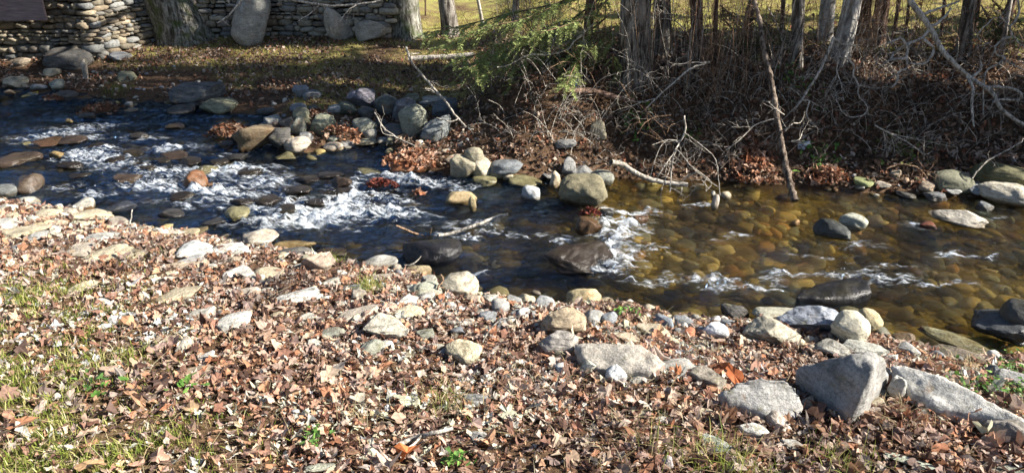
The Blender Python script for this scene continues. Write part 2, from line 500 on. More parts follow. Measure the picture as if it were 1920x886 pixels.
# ------------------------------------------------------------------ stream water, with foam where it breaks
FOAM = [(105, 252, 44, 7, .8), (150, 243, 34, 6, .8), (195, 234, 28, 6, .7), (60, 268, 30, 5, .5), (150, 292, 34, 9, 1.0), (195, 296, 36, 10, 1.1),
        (222, 310, 30, 8, .8), (205, 280, 20, 5, .8), (330, 279, 34, 4, .8), (365, 276, 26, 4, .6), (288, 322, 44, 9, .9), (250, 338, 30, 7, .8), (330, 330, 30, 9, .9),
        (405, 326, 70, 10, 1.1), (440, 318, 50, 8, 1.0), (305, 347, 52, 8, 1.0), (385, 356, 76, 9, 1.1), (450, 366, 60, 8, .9), (260, 348, 34, 6, .8),
        (175, 364, 26, 5, .8), (120, 356, 26, 5, .5), (350, 378, 60, 6, .6), (505, 344, 42, 8, .9), (530, 330, 30, 5, .6), (545, 372, 40, 10, .9), (480, 392, 30, 8, .8),
        (600, 398, 90, 14, 1.2), (640, 382, 60, 14, 1.2), (560, 415, 80, 13, 1.1), (668, 372, 56, 11, 1.0), (700, 396, 62, 12, 1.0), (740, 410, 44, 8, .8),
        (500, 418, 36, 10, 1.0), (720, 378, 40, 6, .8), (785, 400, 34, 6, .6), (665, 350, 12, 10, .9), (735, 332, 20, 7, 1.1), (770, 338, 42, 7, 1.2), (815, 345, 44, 5, .9), (850, 352, 30, 4, .6),
        (690, 330, 20, 6, .7), (1128, 420, 15, 13, 1.2), (1122, 440, 12, 8, 1.2), (1150, 455, 30, 16, 1.2), (1160, 480, 30, 14, 1.2), (1190, 464, 44, 9, .9), (1140, 500, 26, 10, 1.1), (1165, 437, 40, 9, 1.0),
        (1180, 420, 36, 6, .9), (1210, 433, 20, 8, .8), (1175, 397, 50, 4, .9), (1160, 409, 40, 4, .7), (1140, 512, 40, 7, .9), (1190, 520, 60, 7, .75), (1250, 530, 44, 6, .7), (1290, 520, 30, 6, .6),
        (1335, 523, 22, 12, 1.0), (1370, 536, 40, 6, .8), (1420, 545, 22, 8, .8), (1470, 518, 34, 5, .9), (1440, 526, 20, 5, .7), (1590, 512, 44, 5, .9), (1560, 516, 60, 5, .9), (1650, 520, 34, 5, .9), (1685, 526, 40, 4, .7), (1750, 528, 50, 3, .7),
        (1605, 458, 26, 5, .8), (1780, 478, 30, 6, .7), (1870, 484, 30, 4, .7), (1700, 422, 16, 4, .6), (1860, 412, 34, 3, .5), (1380, 445, 20, 3, .6), (1300, 384, 20, 4, .5), (1345, 450, 12, 3, .6),
        (905, 436, 34, 7, .8), (925, 422, 16, 9, .8), (880, 420, 30, 5, .5), (905, 512, 22, 4, .6), (1000, 440, 40, 4, .5), (1040, 452, 30, 4, .6), (870, 450, 30, 6, .7), (835, 446, 26, 5, .7),
        (20, 352, 24, 5, .5), (455, 402, 24, 8, .9), (30, 262, 30, 4, .5), (265, 258, 30, 5, .5), (180, 256, 24, 5, .5), (420, 290, 24, 5, .5), (500, 278, 26, 4, .5), (1540, 480, 60, 3, .45), (1650, 500, 60, 3, .4)]
foam_w = []
for u, v, ru, rv, s in FOAM:
    p, t = hit(u, v, water_level)
    el = (CAM_H - p[2]) / t / 1.0
    foam_w.append((p[0], p[1], ru * t / F * 1.08, rv * t / F / max(el, .2) * 1.08, s))

def foam_at(x, y):
    f = np.zeros_like(x)
    wx = x + .10 * noise2(x, y, 31, 4); wy = y + .12 * noise2(x, y, 32, 4)
    for cx, cy, rx, ry, s in foam_w:
        m = (np.abs(x - cx) < rx * 2.6 + .2) & (np.abs(y - cy) < ry * 2.6 + .25)
        q = ((wx[m] - cx) / rx) ** 2 + ((wy[m] - cy) / ry) ** 2
        f[m] = np.maximum(f[m], s * np.exp(-q * .9))
    return f

def choppy(x, y, foam):
    """height of the waves above the water level"""
    left = sst(1.0, -.6, x)
    r = .012 * noise2(x * .6, y * 1.5, 41, 5) + .008 * noise2(x, y * 1.6, 42, 12) + .003 * noise2(x, y, 43, 34)
    r = r * (.55 + 1.5 * left)
    sw = .028 * noise2(x * .7, y * 1.4, 44, 2.4) * (.3 + left)
    brk = foam * (.10 * np.abs(noise2(x, y, 45, 6)) + .045 * noise2(x, y, 46, 16) + .020 * noise2(x, y, 47, 42))
    return r + sw + brk

wx = np.arange(-9.5, 8.5, .022); wy = np.concatenate([np.arange(3.0, 7.6, .02), np.arange(7.6, 11.6, .035)])
X, Y, Fc = grid_mesh(wx, wy)
dn, df = shore_d(X, Y)
keep = (np.maximum(dn, df) < .35)
fk = keep[Fc].all(1)
Fc = Fc[fk]
used = np.unique(Fc); remap = -np.ones(len(X), int); remap[used] = np.arange(len(used))
X, Y, Fc = X[used], Y[used], remap[Fc]
fo = foam_at(X, Y)
Z = water_level(X, Y) + choppy(X, Y, fo)
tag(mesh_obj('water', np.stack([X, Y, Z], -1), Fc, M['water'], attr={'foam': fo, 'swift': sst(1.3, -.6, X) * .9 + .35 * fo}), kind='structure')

# thrown droplets over the breaking water
rng = np.random.RandomState(3)
ico = bmesh.new(); bmesh.ops.create_icosphere(ico, subdivisions=1, radius=1)
IV = np.array([v.co for v in ico.verts]); IF = np.array([[l.vert.index for l in f.loops] for f in ico.faces]); ico.free()
def spray():
    Vs, Fs, n = [], [], 0
    for cx, cy, rx, ry, s in foam_w:
        if s < .75: continue
        k = int(60 * s * min(1, rx * ry * 9))
        for _ in range(k):
            x, y = cx + rng.normal() * rx * .6, cy + rng.normal() * ry * .5
            r = .0018 + .0032 * rng.rand() ** 3
            z = float(water_level(x, y)) + .02 + abs(rng.normal()) * .028 * s
            Vs.append(IV * r * [1, 1, .8] + [x, y, z]); Fs.append(IF + n); n += len(IV)
    return np.vstack(Vs), np.vstack(Fs)
fm = NT('foam_drop'); fmm = fm.done(fm.principled((.85, .88, .92), .3, None, .5).outputs[0])
V, Fc2 = spray()
tag(mesh_obj('spray', V, Fc2, fmm), 'white spray thrown up where the stream breaks over rocks', 'spray', kind='stuff')

# ------------------------------------------------------------------ dry stone walls
def wall_path(px, off=0.0):
    return [hit(u, v, ground, off)[0] for u, v in px]

def stone_wall(name, P, height, seed, hmin=.05, hmax=.12, wmin=.09, wmax=.34, thick=.45, slump=None, cols=None):
    """battered masonry laid along the polyline P (world xy): every stone a rounded block"""
    r = random.Random(seed); nr = np.random.RandomState(seed)
    P = np.asarray(P, float)[:, :2]
    seg = np.linalg.norm(np.diff(P, axis=0), axis=1); S = np.concatenate([[0], np.cumsum(seg)]); L = S[-1]
    def at(s):
        x = np.interp(s, S, P[:, 0]); y = np.interp(s, S, P[:, 1]); k = min(np.searchsorted(S, s, 'right') - 1, len(P) - 2); k = max(k, 0)
        t = (P[k + 1] - P[k]) / seg[k]
        return x, y, t
    bm = bmesh.new(); bmesh.ops.create_icosphere(bm, subdivisions=2, radius=1)
    bv = np.array([v.co for v in bm.verts]); bf = np.array([[l.vert.index for l in f.loops] for f in bm.faces]); bm.free()
    Vs, Fs, Cs, n = [], [], [], 0
    cols = cols or [(.27, .25, .20), (.33, .29, .22), (.22, .21, .19), (.38, .34, .26), (.20, .17, .14), (.30, .24, .18), (.25, .25, .24)]
    z = -.08
    while z < height:
        hrow = r.uniform(hmin, hmax) * (1.35 if z < .2 else 1)
        s = -r.uniform(0, .1)
        while s < L:
            h = hrow * r.uniform(.6, 1.35); w = min(max(h * r.choice([1.0, 1.5, 2.0, 2.7, 3.3]), wmin), wmax)
            sc = s + w / 2
            x, y, t = at(min(max(sc, 0), L))
            top = height if slump is None else slump(sc / L) * height
            if z < top and sc < L + .05:
                nrm = np.array([t[1], -t[0]])
                if nrm[1] > 0: nrm = -nrm
                kpow = r.uniform(3.4, 8.0)
                d = bv / (np.abs(bv) ** kpow).sum(1)[:, None] ** (1 / kpow)
                d = d * [w * .5 * .97, .11 * r.uniform(.8, 1.3), h * .5 * .98]
                d = d * (1 + .17 * noise3(bv * 1.5 + nr.rand(3) * 40)[:, None])
                a = r.uniform(-.09, .09)
                dx, dz = d[:, 0] * math.cos(a) - d[:, 2] * math.sin(a), d[:, 0] * math.sin(a) + d[:, 2] * math.cos(a)
                zz = gz(x, y) + z + h / 2
                o = .02 * r.uniform(-1, 1) + .06 * z
                base = np.array([x, y]) - nrm * o
                V = np.empty_like(d)
                V[:, :2] = base + t[None] * dx[:, None] + nrm[None] * d[:, 1:2]
                V[:, 2] = zz + dz
                Vs.append(V); Fs.append(bf + n); n += len(V)
                c = np.array(r.choice(cols)) * r.uniform(.7, 1.2)
                Cs.append(np.tile(c, (len(V), 1)))
            s += w * .99
        z += hrow * .94
    st = mesh_obj(name, np.vstack(Vs), np.vstack(Fs), M['wallstone'], colors=np.vstack(Cs))
    # earth and rubble core behind the face stones
    C = []; cf = []
    m = len(P); T = np.gradient(P, axis=0); T /= np.linalg.norm(T, axis=1)[:, None]; N = np.stack([T[:, 1], -T[:, 0]], -1)
    N[N[:, 1] > 0] *= -1
    ss = S / L
    for k in range(m):
        g = gz(*P[k]); top = height if slump is None else slump(ss[k]) * height
        for q, zz in ((-.04, -.3), (-.04 - .05 * top, top - .06), (-thick, top - .06), (-thick, -.3)):
            xy = P[k] + N[k] * q; C.append((*xy, g + zz))
    for k in range(m - 1):
        for q in range(4):
            cf.append((k * 4 + q, k * 4 + (q + 1) % 4, k * 4 + 4 + (q + 1) % 4, k * 4 + 4 + q))
    cf += [(0, 1, 2, 3), tuple((m - 1) * 4 + q for q in (3, 2, 1, 0))]
    core = mesh_obj('rubble_core', C, cf, dark_earth, st, smooth=False)
    return st

de = NT('dark_earth'); dark_earth = de.done(de.principled((.045, .035, .025), .95).outputs[0])

A = wall_path([(-330, 104), (-120, 107), (60, 109), (188, 110)])
B = wall_path([(188, 110), (245, 92), (296, 78)])
w1 = stone_wall('stone_wall', A + B[1:], 2.3, 5, .04, .115, .07, .30, cols=[(.23, .20, .15), (.28, .23, .17), (.18, .17, .15), (.33, .28, .20), (.16, .14, .115), (.25, .20, .14), (.21, .21, .20)])
tag(w1, 'tall river stone wall turning a corner under the wooden deck', 'stone wall')
Cw = wall_path([(300, 76), (360, 70), (460, 66), (600, 66), (700, 70), (735, 72)])
w2 = stone_wall('stone_wall', Cw, 1.05, 8, .035, .10, .08, .32, slump=lambda q: 1.0 - .55 * max(0, (q - .72) / .28) ** 1.3)
tag(w2, 'low dry stone wall of flat stones set with big boulders behind the lawn', 'stone wall')

# wooden deck over the wall, top left
def box(V, F_, c, s, rz=0.0, bev=0.0):
    n = len(V); ca, sa = math.cos(rz), math.sin(rz)
    for dx in (-1, 1):
        for dy in (-1, 1):
            for dz in (-1, 1):
                x, y = dx * s[0] / 2, dy * s[1] / 2
                V.append((c[0] + x * ca - y * sa, c[1] + x * sa + y * ca, c[2] + dz * s[2] / 2))
    for f in ((0, 1, 3, 2), (4, 6, 7, 5), (0, 4, 5, 1), (2, 3, 7, 6), (0, 2, 6, 4), (1, 5, 7, 3)):
        F_.append(tuple(n + q for q in f))
wd = NT('weathered_board')
v = wd.coords('Object', (1.2, 9, 9)); nn = wd.noise(4, 5, .6, v)
board = wd.done(wd.principled(wd.ramp(nn, [(.3, (.14, .10, .10)), (.6, (.27, .20, .19)), (.8, (.33, .26, .25))]), .75, wd.bump(nn, .4, .01), .2).outputs[0])
pd, td = hit(92, 112, ground)
dk = ray(88, 38) * (td * .93); dk[2] += CAM_H
deck = empty('wooden_deck', (dk[0], dk[1], dk[2]), R(4))
V, F_ = [], []; box(V, F_, (-1.6, 0, .24), (3.2, .05, .48)); mesh_obj('fascia', V, F_, board, deck, False)
V, F_ = [], []
for k in range(9): box(V, F_, (-1.6, .1 + .145 * k, .505), (3.24, .135, .035))
mesh_obj('decking', V, F_, board, deck, False)
for k in range(4):
    V, F_ = [], []; box(V, F_, (-.35 - .8 * k, .68, .36), (.05, 1.26, .24)); mesh_obj('joist', V, F_, board, deck, False)
tag(deck, 'mauve brown wooden deck edge hanging over the shaded stone wall', 'deck')
# ------------------------------------------------------------------ stones, each one a thing of its own
_ico = {}
def ico_base(k):
    if k not in _ico:
        bm = bmesh.new(); bmesh.ops.create_icosphere(bm, subdivisions=k, radius=1)
        V = np.array([v.co for v in bm.verts]); V /= np.linalg.norm(V, axis=1)[:, None]
        _ico[k] = (V, np.array([[l.vert.index for l in f.loops] for f in bm.faces])); bm.free()
    return _ico[k]

def rock_shape(seed, sub, ang):
    """unit stone; ang 0 is water-worn, 1 is split and slabby"""
    r = np.random.RandomState(seed)
    V, Fc = ico_base(sub)
    k = 2.2 + 1.6 * ang * r.rand()
    P = V / (np.abs(V) ** k).sum(1)[:, None] ** (1 / k)
    P = P * (1 + (.22 + .12 * ang) * noise3(V * .9 + r.rand(3) * 50)[:, None])
    for _ in range(int(3 + 11 * ang)):
        n = r.normal(size=3); n /= np.linalg.norm(n)
        o = r.uniform(.48, .85) + (1 - ang) * .16
        ex = np.maximum(0, P @ n - o)
        P = P - ex[:, None] * n * (.6 + .38 * ang)
    P = P * (1 + (.05 + .06 * ang) * noise3(V * 2.6 + r.rand(3) * 50)[:, None])
    P = P * (1 + (.02 + .025 * ang) * noise3(P * 6 + r.rand(3) * 50)[:, None])
    if sub >= 4: P = P * (1 + .010 * noise3(P * 16 + r.rand(3) * 50)[:, None])
    P -= (P.max(0) + P.min(0)) / 2
    P /= (P.max(0) - P.min(0)) / 2
    return P, Fc

PAL = {
 'pale': (.40, .38, .32), 'white': (.45, .44, .40), 'cream': (.45, .38, .25), 'yellow': (.42, .33, .19), 'tan': (.38, .29, .20), 'buff': (.39, .33, .26),
 'grey': (.32, .32, .31), 'blue': (.21, .225, .245), 'dark': (.10, .095, .09), 'black': (.035, .033, .033), 'brown': (.065, .042, .028),
 'orange': (.12, .06, .028), 'olive': (.20, .18, .08), 'moss': (.24, .23, .14), 'gold': (.30, .20, .065), 'rust': (.34, .11, .04), 'gg': (.27, .28, .22),
}
n_rock = [0]
FOOT = []
def rock(u, v, w, h, kind, label, phi=0, ang=.68, flat=.55, col=None, cat='rock', sink=.3, name=None, group=None, mat=None, seed=None, grow=1.0):
    """a stone seen w x h pixels large with its long axis turned by phi in the picture; stands on the ground or bed where that ray lands"""
    n_rock[0] += 1
    under = sink >= .45
    surf_ = ground if under else surf_any
    sd = seed if seed is not None else 1000 + n_rock[0] * 7
    rr = random.Random(sd)
    p0, t0 = hit(u, v, surf_)
    t0s = t0 * math.sqrt(1 + ((u - 960) / F) ** 2 + ((v - 443) / F) ** 2)
    m = t0 / F
    a, hh = w * m / 2 * 1.04 * grow, h * m / 2 * 1.08 * grow
    hor = math.hypot(p0[0], p0[1]); th = math.atan2(CAM_H - p0[2], hor)
    c = flat * hh / math.cos(th) * 1.15
    b = math.sqrt(max(hh ** 2 - (c * .8 * math.cos(th)) ** 2, (hh * .25) ** 2)) / math.sin(th)
    if b > 1.15 * a:
        b = 1.15 * a; c = max(c, math.sqrt(max(hh ** 2 - (b * math.sin(th)) ** 2, (hh * .5) ** 2)) / math.cos(th))
    lift = c * (1 - 2 * sink)
    p, t = hit(u, v, surf_, max(lift, 0))
    if under:
        top = float(water_level(p[0:1], p[1:2])[0]) - .025
        c = min(c, .11); p[2] = min(p[2], top - c * .95)
    vd = np.array([p[0], p[1]]) / math.hypot(p[0], p[1])
    rt = np.array([vd[1], -vd[0]])
    f = math.radians(phi)
    ld0 = 0
    ld = rt * math.cos(f) + vd * (math.sin(f) / math.sin(th)) * .75
    yaw = math.atan2(ld[1], ld[0])
    if phi: a *= math.hypot(math.cos(f), math.sin(f) / math.sin(th) * .75) ** .6
    sub = 3 if w < 26 else (4 if w < 70 else 5)
    P, Fc = rock_shape(sd, sub, ang)
    P = P * [a, b, c]
    ti = rr.uniform(-.12, .12) * (1 - flat * .5); tj = rr.uniform(-.1, .1)
    P = P @ np.array(Matrix.Rotation(ti, 3, 'X') @ Matrix.Rotation(tj, 3, 'Y')).T
    FOOT.append((p[0], p[1], a, b, yaw))
    nm = name or ('pebble' if w < 20 else ('boulder' if w >= 70 and flat > .55 else ('flat_rock' if flat < .45 and w >= 50 else ('stone' if w < 45 else 'rock'))))
    wet = kind in ('black', 'brown', 'orange', 'olive', 'gold') and mat is None
    mt = M['wet'] if wet else M[mat or ('strata' if ang > .45 and rr.random() < .55 else 'stone')]
    cy_, sy_ = math.cos(yaw), math.sin(yaw)
    wx_, wy_ = P[:, 0] * cy_ - P[:, 1] * sy_ + p[0], P[:, 0] * sy_ + P[:, 1] * cy_ + p[1]
    q1, q2 = shore_d(wx_, wy_)
    wl = sst(.055, .02, P[:, 2] + p[2] - water_level(wx_, wy_) + .012 * noise3(P * 14)) * sst(.16, .06, np.maximum(q1, q2))
    o = mesh_obj(nm, P, Fc, mt, attr={'wetline': wl})
    o.location = (p[0], p[1], p[2] - (0 if lift > 0 else -lift * 0))
    o.rotation_euler = (0, 0, yaw)
    cc = np.array(col or PAL[kind]) * rr.uniform(.85, 1.12)
    cc = cc * .76 + .24 * cc.mean() * np.array([1.06, 1.0, .9])
    o.color = (*cc, 1)
    tag(o, label, cat, group)
    return o

NB, FB, IS = 'stones along the near bank', 'stones along the far bank', 'rocks standing in the stream'
T = []
def nb(*a, **k):
    k['flat'] = k.get('flat', .55) * .86; k['ang'] = k.get('ang', .68) * .75 + .22
    k.setdefault('group', NB); k.setdefault('sink', .32); k.setdefault('grow', 1.12); return rock(*a, **k)
def fb(*a, **k):
    k.setdefault('group', FB); k.setdefault('grow', 1.1); return rock(*a, **k)
def ins(*a, **k): k.setdefault('group', IS); return rock(*a, **k)

# --- far bank, below the tall wall
fb(129, 111, 74, 28, 'dark', 'long dark grey boulder lying at the foot of the tall stone wall', ang=.2, flat=.9, sink=.25)
fb(41, 117, 28, 15, 'tan', 'brown stone against the wall foot left of the long dark boulder', flat=.8)
fb(228, 107, 36, 17, 'blue', 'pale blue grey angular rock right of the long dark boulder', ang=.8, flat=.8)
fb(98, 135, 28, 15, 'cream', 'cream block on the pebbles below the long dark boulder', flat=.8)
fb(30, 153, 38, 20, 'cream', 'pale flat topped rock at the far water edge by the left frame side', flat=.8)
fb(160, 134, 9, 24, 'buff', 'narrow upright stone standing on end below the tall wall', flat=1.3, sink=.15)
fb(238, 145, 30, 19, 'moss', 'yellow green mossy stone on the leaves below the pale blue rock', ang=.7, flat=.8)
fb(73, 163, 26, 11, 'grey', 'grey flat stone on the far edge right of the pale flat topped rock', flat=.6)
fb(108, 160, 24, 18, 'gg', 'olive grey cobble at the far waterline under the upright stone', flat=.9)
fb(127, 181, 35, 17, 'dark', 'dark slate coloured rock wading at the far edge below the cobble', ang=.6, flat=.8)
fb(18, 173, 16, 9, 'tan', 'small tan pebble at the far waterline by the left frame side', flat=.8)
fb(157, 184, 26, 8, 'orange', 'orange brown wet stone awash beside the dark slate coloured rock', flat=.6)
fb(374, 177, 92, 34, 'dark', 'big dark angular boulder ending the far leafy bank above the water', ang=.85, flat=.95, sink=.25, col=(.13, .135, .14))
fb(412, 200, 48, 25, 'moss', 'tilted mossy green stone just below the big dark angular boulder', ang=.6, flat=.8, phi=20, col=(.20, .20, .12))
fb(340, 208, 46, 20, 'dark', 'dark wet rock left below the big dark angular boulder', ang=.5, flat=.7)
fb(241, 198, 15, 11, 'grey', 'round grey stone on the leaf raft in the far shallows', flat=.9)
fb(244, 206, 24, 8, 'pale', 'light grey flat stone under the round grey one on the leaf raft', flat=.5)
fb(163, 218, 26, 12, 'dark', 'dark stone at the left foot of the leaf raft', flat=.8)
fb(130, 228, 12, 9, 'gold', 'little tan stone awash left of the leaf raft', flat=.9)
fb(564, 174, 27, 20, 'blue', 'left of two blue grey rocks on the leafy bank behind the rock pile', ang=.7, flat=.8)
fb(585, 178, 33, 18, 'blue', 'right of two blue grey rocks on the leafy bank behind the rock pile', ang=.6, flat=.8)
fb(678, 186, 46, 31, 'blue', 'purple grey pointed rock topping the rock pile', ang=.9, flat=.95, col=(.17, .16, .20))
fb(724, 200, 44, 34, 'dark', 'dark boulder with a lit edge right of the purple grey pointed rock', ang=.5, flat=.95, col=(.15, .15, .13))
fb(772, 188, 26, 19, 'moss', 'small yellowish sunlit rock above the pile beside the pale flat stone', ang=.8, flat=.9)
fb(816, 186, 44, 11, 'pale', 'pale flat stone catching the sun at the top of the pile', flat=.5, ang=.3)
fb(800, 192, 26, 13, 'grey', 'grey stone tucked under the left end of the pale flat stone', flat=.7)
fb(759, 207, 44, 32, 'grey', 'streaked grey boulder behind the moss lit boulder in the pile', ang=.5, flat=.95, col=(.2, .19, .2))
fb(775, 229, 46, 46, 'moss', 'round boulder with moss and sunlight on its face in the pile', ang=.25, flat=1.0, sink=.2, col=(.26, .27, .20))
fb(835, 208, 44, 36, 'blue', 'dark blue grey boulder on the right end of the pile', ang=.6, flat=.95, col=(.12, .14, .17))
fb(817, 243, 50, 37, 'blue', 'blocky blue grey boulder with a flat face at the right foot of the pile', ang=.75, flat=1.0, sink=.2, col=(.22, .25, .26))
fb(742, 246, 42, 20, 'dark', 'low dark rock in the gap beneath the round mossy boulder', flat=.8)
fb(652, 206, 34, 23, 'dark', 'dark mossy rock below left of the purple grey pointed rock', ang=.4, flat=.9, col=(.15, .16, .11))
fb(688, 213, 28, 20, 'dark', 'small dark rock under the purple grey pointed rock', ang=.6, flat=.9)
fb(684, 237, 39, 25, 'gg', 'rounded grey green block in the middle of the pile foot', ang=.45, flat=1.0)
fb(694, 252, 24, 15, 'pale', 'pale round stone under the rounded grey green block', ang=.1, flat=.9)
fb(605, 236, 43, 31, 'gg', 'rounded olive grey block left in the pile with a sunlit top', ang=.5, flat=1.0, col=(.25, .26, .17))
fb(567, 220, 30, 25, 'moss', 'sunlit mossy rock at the upper left of the pile', ang=.5, flat=.95)
fb(560, 207, 28, 18, 'blue', 'bluish rock resting above the sunlit mossy one', ang=.5, flat=.9)
fb(558, 241, 28, 30, 'gg', 'upright grey green rock above the yellow stone in the pile', ang=.3, flat=1.1)
fb(574, 258, 24, 20, 'grey', 'grey cobble right of the yellow stone in the pile', flat=.9)
fb(548, 263, 17, 13, 'yellow', 'small yellow stone in the middle of the left pile', flat=.9)
fb(480, 262, 68, 56, 'tan', 'large tan and orange boulder at the left tip of the rock pile', ang=.9, flat=.8, sink=.35, col=(.21, .15, .085), seed=91)
fb(525, 262, 37, 31, 'dark', 'dark sloping rock leaning on the large tan and orange boulder', ang=.7, flat=1.0)
fb(558, 274, 46, 28, 'buff', 'mottled white and tan boulder at the water edge of the pile', ang=.5, flat=.95)
fb(535, 292, 32, 13, 'olive', 'olive wet stone at the tip of the pile where the water starts', flat=.7)
fb(512, 226, 30, 16, 'grey', 'grey rock in leaves behind the large tan and orange boulder', flat=.8)
fb(500, 207, 34, 11, 'dark', 'low flat dark rock by the quiet inlet behind the pile', flat=.6)
fb(537, 232, 24, 20, 'dark', 'dark cobble between the mossy rocks of the left pile', flat=.9)
fb(628, 258, 36, 12, 'gg', 'long low stone right of the grey cobble in the pile', flat=.6)
fb(624, 276, 27, 16, 'buff', 'light oval stone at the pile water edge', ang=.1, flat=.8, phi=18)
fb(637, 279, 15, 10, 'cream', 'small cream pebble beside the light oval stone', ang=.1, flat=.8)
fb(651, 271, 28, 11, 'grey', 'grey flat pebble right of the light oval stone', flat=.6)
fb(683, 266, 42, 10, 'gg', 'long flat stone lying along the water under the pile', flat=.5)
fb(716, 264, 27, 13, 'grey', 'grey stone at the right end of the long flat stone', flat=.8)
fb(733, 264, 18, 11, 'moss', 'little greenish stone beside the grey one near the leaf clump', flat=.9)
fb(628, 205, 26, 16, 'grey', 'grey stone half buried in leaves on the crest of the pile', flat=.9)
fb(592, 206, 22, 14, 'dark', 'dark stone half buried in leaves left on the crest of the pile', flat=.9)
fb(644, 238, 24, 16, 'dark', 'dark stone between the two rounded blocks of the pile', flat=.9)
fb(716, 232, 22, 17, 'dark', 'dark cobble left of the round mossy boulder', flat=.9)
fb(420, 271, 30, 14, 'brown', 'brown wet rock at the leafy left end of the pile', flat=.8)
# --- far edge, middle
fb(856, 297, 38, 12, 'tan', 'tan flat stone lying behind the stone cluster by the falls', ang=.3, flat=.5)
fb(889, 291, 31, 22, 'cream', 'rounded tan stone balanced on top of the stone cluster', ang=.1, flat=.95, sink=-.6, col=(.34, .30, .20))
fb(868, 317, 42, 38, 'yellow', 'leaning yellow tan angular rock left in the stone cluster', ang=.8, flat=1.05, sink=.2, col=(.28, .25, .17))
fb(902, 314, 34, 31, 'cream', 'round cream stone right in the stone cluster', ang=.1, flat=1.0, sink=.2, col=(.42, .38, .28))
fb(903, 338, 50, 18, 'olive', 'flat olive rock awash at the foot of the stone cluster', flat=.6)
fb(935, 326, 28, 16, 'moss', 'mossy stone right of the round cream stone', flat=.9)
fb(947, 314, 60, 24, 'blue', 'long dark blue grey boulder behind the stone cluster', ang=.2, flat=.8, col=(.16, .18, .20))
fb(953, 333, 19, 14, 'cream', 'knobbly cream stone at the waterline right of the cluster', ang=.8, flat=.95)
fb(984, 341, 56, 19, 'olive', 'flat olive stone half under water left of the big mossy boulder', flat=.6, ang=.2)
fb(1041, 337, 17, 21, 'cream', 'upright pale stone behind the left shoulder of the big mossy boulder', ang=.5, flat=1.1, sink=.1)
fb(1035, 330, 34, 12, 'grey', 'low grey stone behind the upright pale stone', flat=.6)
fb(1067, 315, 24, 28, 'grey', 'grey pointed rock at the bank foot behind the big mossy boulder', ang=.8, flat=1.1)
fb(1094, 323, 38, 18, 'grey', 'grey block directly behind the big mossy boulder', ang=.6, flat=.9)
fb(1128, 333, 42, 24, 'gg', 'grey green oval stone behind the right side of the big mossy boulder', ang=.2, flat=.8, col=(.28, .29, .24))
fb(1122, 240, 28, 26, 'cream', 'pale clay coloured rock showing in the middle of the steep bank', ang=.8, flat=1.0, col=(.36, .31, .2))
fb(1060, 268, 38, 14, 'grey', 'grey wedge stone poking from the steep bank', flat=.7, ang=.6)
# --- standing in the stream
ins(1092, 360, 88, 54, 'moss', 'big mossy tan boulder standing in the quiet water', ang=.45, flat=.8, sink=.3, seed=5023, col=(.20, .175, .10), mat='stone')
ins(995, 363, 34, 25, 'white', 'blue white rounded rock in the water left of the big mossy boulder', ang=.45, flat=1.0, sink=.2, col=(.45, .49, .52))
ins(1056, 371, 14, 11, 'gold', 'tiny yellow pebble at the foot of the big mossy boulder', flat=.9)
ins(864, 371, 58, 23, 'gold', 'golden humped rock in the stream below the stone cluster', ang=.2, flat=.9, sink=.2, col=(.36, .26, .12), mat='stone')
ins(886, 384, 14, 30, 'cream', 'thin pale ridge of rock running down from the golden humped rock', ang=.4, flat=.7, col=(.38, .30, .14), mat='stone')
ins(366, 339, 42, 30, 'orange', 'red brown rounded boulder in the white rapids', ang=.15, flat=1.0, sink=.2, col=(.17, .065, .02))
ins(393, 347, 32, 11, 'orange', 'low red brown stone touching the rounded boulder in the rapids', flat=.8, col=(.17, .07, .02))
ins(92, 266, 46, 14, 'orange', 'orange rock awash in the upper left riffle', flat=.6, phi=12)
ins(135, 262, 50, 17, 'brown', 'dark brown rock beside the orange one in the upper left riffle', flat=.7)
ins(35, 299, 78, 20, 'brown', 'long dark brown rock lying in the stream by the left frame side', flat=.7, ang=.3)
ins(57, 347, 48, 34, 'brown', 'dark brown domed boulder off the near pebble bank', ang=.2, flat=.95, col=(.09, .06, .04))
ins(95, 350, 50, 20, 'orange', 'orange brown rock under the water right of the domed boulder', flat=.6, sink=.45)
ins(12, 360, 38, 25, 'grey', 'smooth dark grey rock at the near edge by the left frame side', ang=.1, flat=.9, col=(.13, .14, .14))
ins(107, 290, 26, 15, 'gold', 'yellow brown stone splashed by the middle left riffle', flat=.8)
ins(42, 314, 44, 10, 'olive', 'flat yellow green stone just under water below the long brown rock', flat=.5, sink=.5)
ins(50, 271, 20, 9, 'olive', 'small olive stone left of the orange rock in the riffle', flat=.8)
ins(327, 237, 34, 11, 'brown', 'brown rock with a tan tip alone in the blue water', flat=.8, ang=.5)
ins(262, 255, 32, 10, 'black', 'small black rock breaking the upper riffle', flat=.8)
ins(327, 292, 48, 17, 'brown', 'wet brown rock with water sheeting over it above the white rapids', flat=.7, sink=.4)
ins(238, 336, 52, 20, 'brown', 'wet brown hump with foam over it left of the red brown boulder', flat=.7, sink=.4)
ins(173, 350, 55, 18, 'brown', 'submerged purple brown rock right of the orange brown one', flat=.6, sink=.45)
ins(383, 319, 50, 15, 'olive', 'olive wet hump behind the red brown rounded boulder', flat=.7, sink=.35)
ins(444, 296, 42, 13, 'black', 'black wet rock left of the tip of the rock pile', flat=.8)
ins(442, 310, 34, 10, 'olive', 'olive black rock under the black wet one', flat=.7)
ins(225, 392, 60, 25, 'black', 'large blue black boulder in the near channel beside the pebble bank', flat=.85, ang=.5, col=(.04, .045, .06))
ins(322, 400, 46, 16, 'black', 'black rock alone in the smooth near channel', flat=.8, ang=.3)
ins(445, 402, 46, 24, 'olive', 'olive brown hump left of the big white cascade', flat=.8, ang=.3)
ins(400, 416, 52, 10, 'black', 'long black sunken rock at the near edge of the channel', flat=.5)
